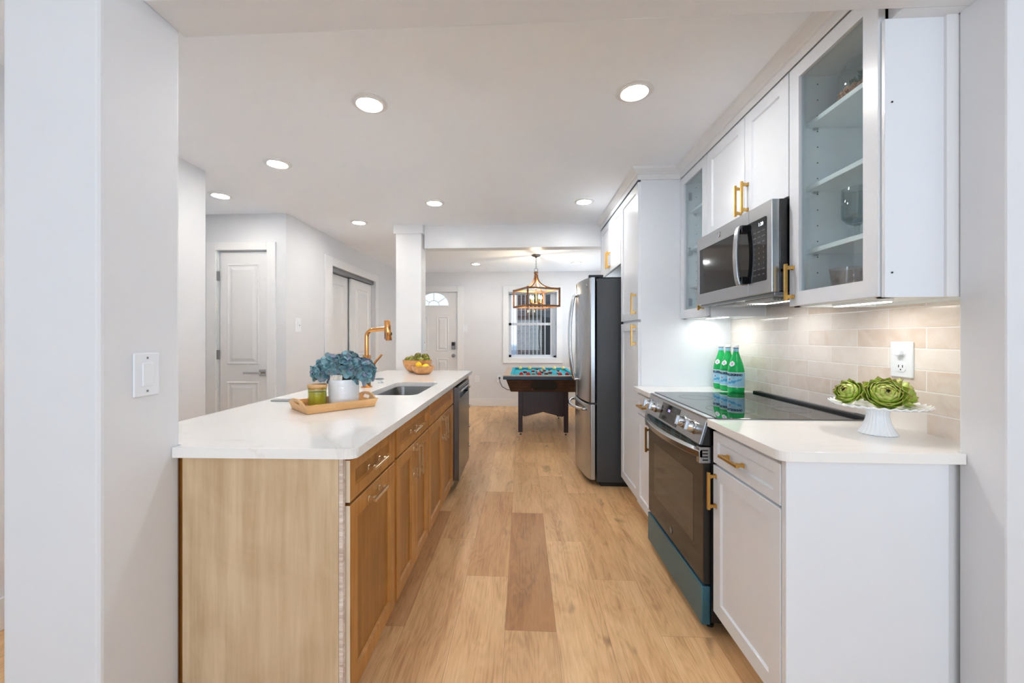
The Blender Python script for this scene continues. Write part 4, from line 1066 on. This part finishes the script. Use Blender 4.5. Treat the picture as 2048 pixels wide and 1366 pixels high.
# ---- bowls on the island
def bowl(label, x, y, r, h, zb=CZ):
    t = thing('wooden_bowl', label, 'bowl', (x, y, zb)); pr = []
    n = 12
    for i in range(n+1):
        a = PI/2*i/n; pr.append((max(.32*r, r*math.sin(a)**.9) if i else .0, zb+h*(1-math.cos(a))))
    pr = [(0, zb), (.36*r, zb)] + [(r*(.36+.64*math.sin(PI/2*i/n)), zb+h*(1-math.cos(PI/2*i/n))) for i in range(1, n+1)]
    inner = [(q-.007, z_+.006*(1-i/len(pr))) for i, (q, z_) in enumerate(pr)][::-1]
    inner[0] = (pr[-1][0]-.006, pr[-1][1]); inner = [(max(q, 0), z_+.004) if i else (q, z_) for i, (q, z_) in enumerate(inner)]
    MB().lathe(pr+inner, (x, y, 0), 48).build('bowl_body', 'bamboobowl', t, smooth=50); return t
bowl('large bamboo bowl heaped with artichokes at the far end of the island', -1.032, 3.885, .142, .118)
bowl('small bamboo bowl with lemons in front of the large bowl', -.920, 3.665, .104, .075)
ar0 = artichoke('small artichoke at the left of the heap in the large bamboo bowl', (-1.125, 3.86, CZ+.125), (-.5, -.4, .8), .036, 30, .25, 5, 'artid', 'small artichokes in the bamboo bowl')
spots = [('small artichoke low at the front of the heap in the large bowl', (-1.055, 3.80, CZ+.118), .3), ('small artichoke in the front middle of the heap, above the lemons', (-.985, 3.81, CZ+.122), 1.6), ('small artichoke at the right end of the heap in the large bowl', (-.935, 3.87, CZ+.128), 2.5), ('topmost small artichoke of the heap in the large bowl', (-1.03, 3.88, CZ+.160), 3.9), ('small artichoke high on the right of the heap', (-.965, 3.92, CZ+.150), 5.0), ('small artichoke at the back left of the heap', (-1.09, 3.94, CZ+.135), .9)]
for lb_, loc, a in spots:
    q = dup(ar0, loc, label=lb_); q.rotation_quaternion = Vector((math.cos(a)*.5, math.sin(a)*.5-.3, .8)).normalized().to_track_quat('Z', 'Y')
for lb_, loc, ax in (('whole lemon standing up at the left in the small bamboo bowl', (-.955, 3.635, CZ+.078), (.2, -.5, 1)), ('lemon lying on its side at the right in the small bamboo bowl', (-.895, 3.66, CZ+.062), (1, .2, .05))):
    t = thing('lemon', lb_, 'lemon', loc, 'lemons in the small bamboo bowl', local=True)
    t.rotation_mode = 'QUATERNION'; t.rotation_quaternion = Vector(ax).normalized().to_track_quat('Z', 'Y')
    pr = [(0, -.042), (.005, -.041), (.010, -.036)]+[(.030*math.cos(a)**.8, .034*math.sin(a)) for a in [math.radians(q) for q in range(-70, 71, 14)]]+[(.009, .035), (.005, .040), (0, .0405)]
    MB().lathe(pr, n=28).build('peel', 'lemon', t, smooth=80)
    MB().lathe([(.004, -.044), (.004, -.041), (0, -.041)], n=10).build('stem_scar', 'stem', t)
# ================================================================== SWITCHES, LIGHTS, FAR ROOM
def plate_(name, label, cat, F, u, v, wd=.07, ht=.115, kind='rocker', loc=None):
    t = thing(name, label, cat, F(u, v, 0)); MB().fbox(F, u-wd/2, u+wd/2, v-ht/2, v+ht/2, 0, .006).build('cover_plate', 'plastic', t, bevel=.003)
    if kind == 'rocker':
        o = MB().fbox(F, u-.017, u+.017, v-.034, v+.034, .006, .010).build('rocker', 'plastic', t, bevel=.002)
        m = MB()
        for z in (-.048, .048): m.fbox(F, u-.003, u+.003, v+z-.003, v+z+.003, .006, .0072)
        m.build('screw', 'nickel', t, bevel=.001)
    elif kind == 'dimmer':
        MB().fbox(F, u-.017, u+.010, v-.034, v+.034, .006, .010).build('rocker', 'plastic', t, bevel=.002)
        MB().fbox(F, u+.011, u+.016, v-.010, v+.004, .006, .013).build('slider', 'nickel', t)
    else:
        for z in (-.02, .02):
            s_ = MB().prism(rrect(u-.016, u+.016, v+z-.014, v+z+.014, .011), F, .006, .008).build('socket', 'plastic', t)
            m = MB(); m.fbox(F, u-.008, u-.005, v+z-.001, v+z+.007, .008, .0084); m.fbox(F, u+.005, u+.008, v+z-.001, v+z+.007, .008, .0084); m.build('slots', 'black', s_)
    return t
plate_('light_switch', 'large white rocker light switch on the wall pier at the near end of the island', 'switch', lambda u, v, w: (-1.095+w, u, v), 1.108, 1.155, .079, .125)
plate_('light_switch', 'white dimmer switch on the wall between the narrow door and the closet doors', 'switch', lambda u, v, w: (XL+w, u, v), 3.90, 1.38, .10, .14, 'dimmer')
plate_('light_switch', 'white dimmer switch on the side of the column, above the large bowl', 'switch', lambda u, v, w: (-1.062+w, u, v), 4.24, 1.20, .075, .16, 'dimmer')
plate_('light_switch', 'white rocker light switch on the far wall right of the front door', 'switch', FY(YF), -1.045, 1.41, .085, .13)
plate_('wall_outlet', 'white outlet low on the far wall beyond the island end', 'outlet', FY(YF), -.825, .495, .08, .12, 'outlet')
plate_('wall_outlet', 'white outlet on the far wall with the pool table cord plugged in', 'outlet', FY(YF), -.425, .50, .08, .12, 'outlet')
t = thing('power_cord', 'grey power cord hanging from the far outlet to the pool table', 'cord', (-.425, YF-.01, .5))
MB().obox((-.415, YF-.028, .515), (.03, .04, .03)).build('plug', 'black', t, bevel=.004)
MB().tube([(-.415, YF-.045, .51), (-.41, YF-.06, .46), (-.36, 7.05, .38), (-.26, 6.95, .34), (-.12, 6.75, .36), (.0, 6.55, .46), (.05, 6.42, .62)], .006, 8).build('cable', 'cordm', t, smooth=60)

CANS = [(-.769, 1.976, 'recessed ceiling light above the near end of the island'), (.535, 1.945, 'recessed ceiling light above the aisle by the near glass cabinet'), (-1.657, 2.627, 'recessed ceiling light left of the sink, second from the near pier'),
        (-2.504, 3.196, 'recessed ceiling light in the alcove before the narrow door'), (-1.676, 4.023, 'recessed ceiling light left of the white column'), (-.771, 3.472, 'recessed ceiling light above the bowls at the far end of the island'),
        (.533, 3.501, 'recessed ceiling light in front of the refrigerator'), (-.75, 6.42, 'recessed ceiling light in the far room, left of the lantern'), (.86, 6.42, 'recessed ceiling light in the far room, right of the lantern')]
for i, (x, y, lb_) in enumerate(CANS):
    t = thing('recessed_light', lb_, 'ceiling light', (x, y, ZC), 'recessed ceiling lights')
    MB().lathe([(.088, ZC), (.088, ZC-.004), (.084, ZC-.006), (.074, ZC-.006), (.072, ZC-.010), (.064, ZC-.012), (.060, ZC-.008), (.060, ZC-.001)], (x, y, 0), 40).build('trim_ring', 'trim', t, smooth=40)
    MB().lathe([(.060, ZC-.009), (0, ZC-.009)], (x, y, 0), 32).build('lens', 'lamp', t)
    area('recessed_lamp', (x, y, ZC-.0135), (0, 0, 0), .115, .115, CAN_W*(1, 1, .62, .45, .6, .6, .95, .9, .9)[i], (.79, .905, 1), 'DISK')

# ---- lantern pendant
cx, cy = .195, 5.78
t = thing('pendant_lantern', 'open square wood-and-metal lantern pendant with candle bulbs over the pool table', 'pendant lamp', (cx, cy, ZC))
MB().lathe([(.065, ZC-.001), (.065, ZC-.012), (.05, ZC-.022), (.015, ZC-.028), (.012, ZC-.045), (0, ZC-.045)], (cx, cy, 0), 32).build('canopy', 'iron', t, smooth=40)
m = MB()
for i in range(6):
    z = ZC-.058-i*.024; pts = []
    for k in range(13):
        a = 2*PI*k/12; u = .0085*math.cos(a); v = .016*math.sin(a)
        pts.append((cx+(u if i % 2 else 0), cy+(0 if i % 2 else u), z+v))
    m.tube(pts, .0022, 6, caps=False)
m.build('chain', 'iron', t, smooth=60)
m = MB(); m.tube([(cx+.024*math.cos(2*PI*k/20), cy, 2.222+.026*math.sin(2*PI*k/20)) for k in range(21)], .003, 8, caps=False); m.build('ring', 'iron', t, smooth=60)
MB().lathe([(.0, 2.197), (.028, 2.197), (.032, 2.19), (.032, 2.172), (.024, 2.166), (.024, 2.14), (0, 2.14)], (cx, cy, 0), 24).build('hub', 'rustic', t, smooth=40)
al = math.radians(-24); S2 = .245
cor = []
for q in ((-1, -1), (1, -1), (1, 1), (-1, 1)):
    u, v = q[0]*S2, q[1]*S2
    cor.append((cx+u*math.cos(al)*1+v*math.sin(al)*-1, cy+u*math.sin(al)+v*math.cos(al)))
# photo: long face turned to the camera, left corner receding
al2 = math.radians(24)
cor = [(cx+(u*math.cos(al2)-v*math.sin(al2))*S2, cy+(u*math.sin(al2)+v*math.cos(al2))*S2) for u, v in ((-1, -1), (1, -1), (1, 1), (-1, 1))]
ZT, ZBt = 1.935, 1.695
fr = MB()
for z in (ZT, ZBt):
    for i in range(4):
        a, b = cor[i], cor[(i+1) % 4]; fr.tube([(a[0], a[1], z), (b[0], b[1], z)], .0125, square=True)
for a in cor:
    fr.tube([(a[0], a[1], ZBt-.012), (a[0], a[1], ZT+.018)], .013, square=True)
fr.build('frame', 'rustic', t, bevel=.001)
for a in cor:
    pts = []
    for k in range(11):
        s_ = k/10; q = s_**2.2
        pts.append((cx+(a[0]-cx)*(.06+.94*q)*1.0, cy+(a[1]-cy)*(.06+.94*q), 2.15-(2.15-ZT)*(1-(1-s_)**1.6)))
    MB().tube(pts, .009, square=True).build('arm', 'rustic', t)
MB().tube([(cx, cy, 2.15), (cx, cy, 1.735)], .006, 10).build('centre_rod', 'gold', t, smooth=60)
MB().lathe([(.0, 1.722), (.02, 1.724), (.026, 1.735), (.015, 1.748), (0, 1.75)], (cx, cy, 0), 20).build('lower_hub', 'rosegold', t, smooth=40)
for k in range(4):
    a = k*PI/2+.5; ex, ey = cx+.085*math.cos(a), cy+.085*math.sin(a)
    ar_ = MB(); ar_.tube([(cx, cy, 1.737), (cx+.05*math.cos(a), cy+.05*math.sin(a), 1.725), (ex, ey, 1.742)], .004, 8); ar_.lathe([(0, 1.742), (.016, 1.742), (.018, 1.75), (.012, 1.754), (0, 1.754)], (ex, ey, 0), 16); ar = ar_.build('candle_arm', 'rosegold', t, smooth=40)
    MB().lathe([(.0, 1.752), (.010, 1.752), (.010, 1.80), (0, 1.80)], (ex, ey, 0), 14).build('candle_sleeve', 'cream', ar, smooth=40)
    MB().lathe([(.0, 1.800), (.007, 1.802), (.014, 1.820), (.012, 1.838), (.004, 1.86), (0, 1.862)], (ex, ey, 0), 16).build('bulb', 'bulb', ar, smooth=60)
pl = bpy.data.lights.new('lantern_lamp', 'POINT'); pl.energy = 16; pl.color = (1, .80, .56); pl.shadow_soft_size = .02
po = bpy.data.objects.new('lantern_lamp', pl); COL.objects.link(po); po.location = (cx, cy, 1.90)

# ---- bumper pool table
cx, cy = .265, 5.69; HX, HY = .505, .71
t = thing('pool_table', 'dark walnut bumper pool table with teal felt standing in the far room', 'pool table', (cx, cy, 0))
def ringbox(m, hx0, hy0, hx1, hy1, z0, z1):
    m.plate([(cx-hx0, cy-hy0), (cx+hx0, cy-hy0), (cx+hx0, cy+hy0), (cx-hx0, cy+hy0)], [[(cx-hx1, cy-hy1), (cx+hx1, cy-hy1), (cx+hx1, cy+hy1), (cx-hx1, cy+hy1)]], z0, z1)
# tapered cabinet with oval ball return opening at the front
m = MB(); R0 = [(cx-HX+.09, cy-HY+.09, .565), (cx+HX-.09, cy-HY+.09, .565), (cx+HX-.09, cy+HY-.09, .565), (cx-HX+.09, cy+HY-.09, .565)]
R1 = [(cx-HX+.03, cy-HY+.03, .735), (cx+HX-.03, cy-HY+.03, .735), (cx+HX-.03, cy+HY-.03, .735), (cx-HX+.03, cy+HY-.03, .735)]
m.loops([R0, R1]); m.build('cabinet_body', 'walnut', t, bevel=.003)
def FT(u, v, w_): k_ = (v-.565)/.17; return (cx+u, cy-HY+.09-.06*k_-w_, v)
ov = rrect(-.155, .165, .595, .705, .052)
m = MB(); m.plate(rrect(-.168, .178, .583, .717, .062), [ov], 0, .006, FT); m.build('ball_return_rim', 'walnutd', t)
MB().prism(ov, FT, .0005, .003).build('ball_return_opening', 'black', t)
m = MB(); ringbox(m, HX, HY, HX-.085, HY-.085, .745, .778); m.build('rail_top', 'woodrail', t, bevel=.002)
m = MB(); ringbox(m, HX+.003, HY+.003, HX-.02, HY-.02, .728, .766); m.build('rail_edge', 'bluegrey', t, bevel=.003)
m = MB(); ringbox(m, HX-.08, HY-.08, HX-.125, HY-.125, .748, .776); m.build('cushion', 'felt', t, bevel=.005)
MB().box(cx-HX+.06, cx+HX-.06, cy-HY+.06, cy+HY-.06, .735, .748).build('bed_felt', 'felt', t)
for x in (-.027, .557):
    for y in (5.17, 6.21):
        l = MB().box(x-.028, x+.028, y-.028, y+.028, .035, .566).build('leg', 'walnutd', t, bevel=.003)
        MB().lathe([(.018, 0), (.02, .004), (.012, .012), (.006, .015), (.006, .036)], (x, y, 0), 16).build('leveler', 'chrome', l, smooth=40)
for y in (5.17, 6.21):
    MB().prism([(.0, .56), (.53, .56), (.53, .245), (.505, .235), (.46, .245), (.265, .295), (.07, .245), (.025, .235), (.0, .245)], lambda u, v, w_: (u, w_, v), y-.012, y+.012).build('leg_panel', 'walnutd', t)
for x in (-.027, .557): MB().box(x-.01, x+.01, 5.2, 6.18, .42, .56).build('leg_panel', 'walnutd', t)
random.seed(2)
bump = [(-.10, -.06), (.10, -.06), (-.10, .06), (.10, .06), (-.045, -.15), (.045, -.15), (-.045, .15), (.045, .15), (-.20, -.0), (.20, 0), (0, -.03), (0, .09)]
for i, (dx, dy) in enumerate(bump):
    x, y = cx+dx*1.15, cy+dy*1.6-.1
    b = MB().lathe([(.024, .748), (.024, .752), (.013, .756), (.013, .785), (.019, .790), (.019, .798), (0, .800)], (x, y, 0), 18).build('bumper', 'leath' if i % 3 else 'darkred', t, smooth=40)
    MB().lathe([(.0245, .760), (.026, .765), (.026, .774), (.0245, .779), (.014, .779), (.014, .760)], (x, y, 0), 18).build('bumper_ring', 'darkred' if i % 3 else 'leath', b, smooth=40)
def ball(label, x, y, mat, grp):
    o = MB(); o.sphere((0, 0, 0), .0275, 20, 14); o = o.build('pool_ball', mat, smooth=True); o.location = (x, y, .748+.0275); tag(o, label, 'ball', grp); return o
fy, by = cy-HY+.21, cy+HY-.19
for i, dx in enumerate((-.28, -.19, -.045, .22, .31)):
    ball('red pool ball along the near rail of the bumper pool table', cx+dx, fy, 'redball', 'red balls along the near rail')
for i, dx in enumerate((-.30, -.155, .055, .225, .36)):
    ball('cream pool ball along the far rail of the bumper pool table', cx+dx, by, 'cream', 'cream balls along the far rail')
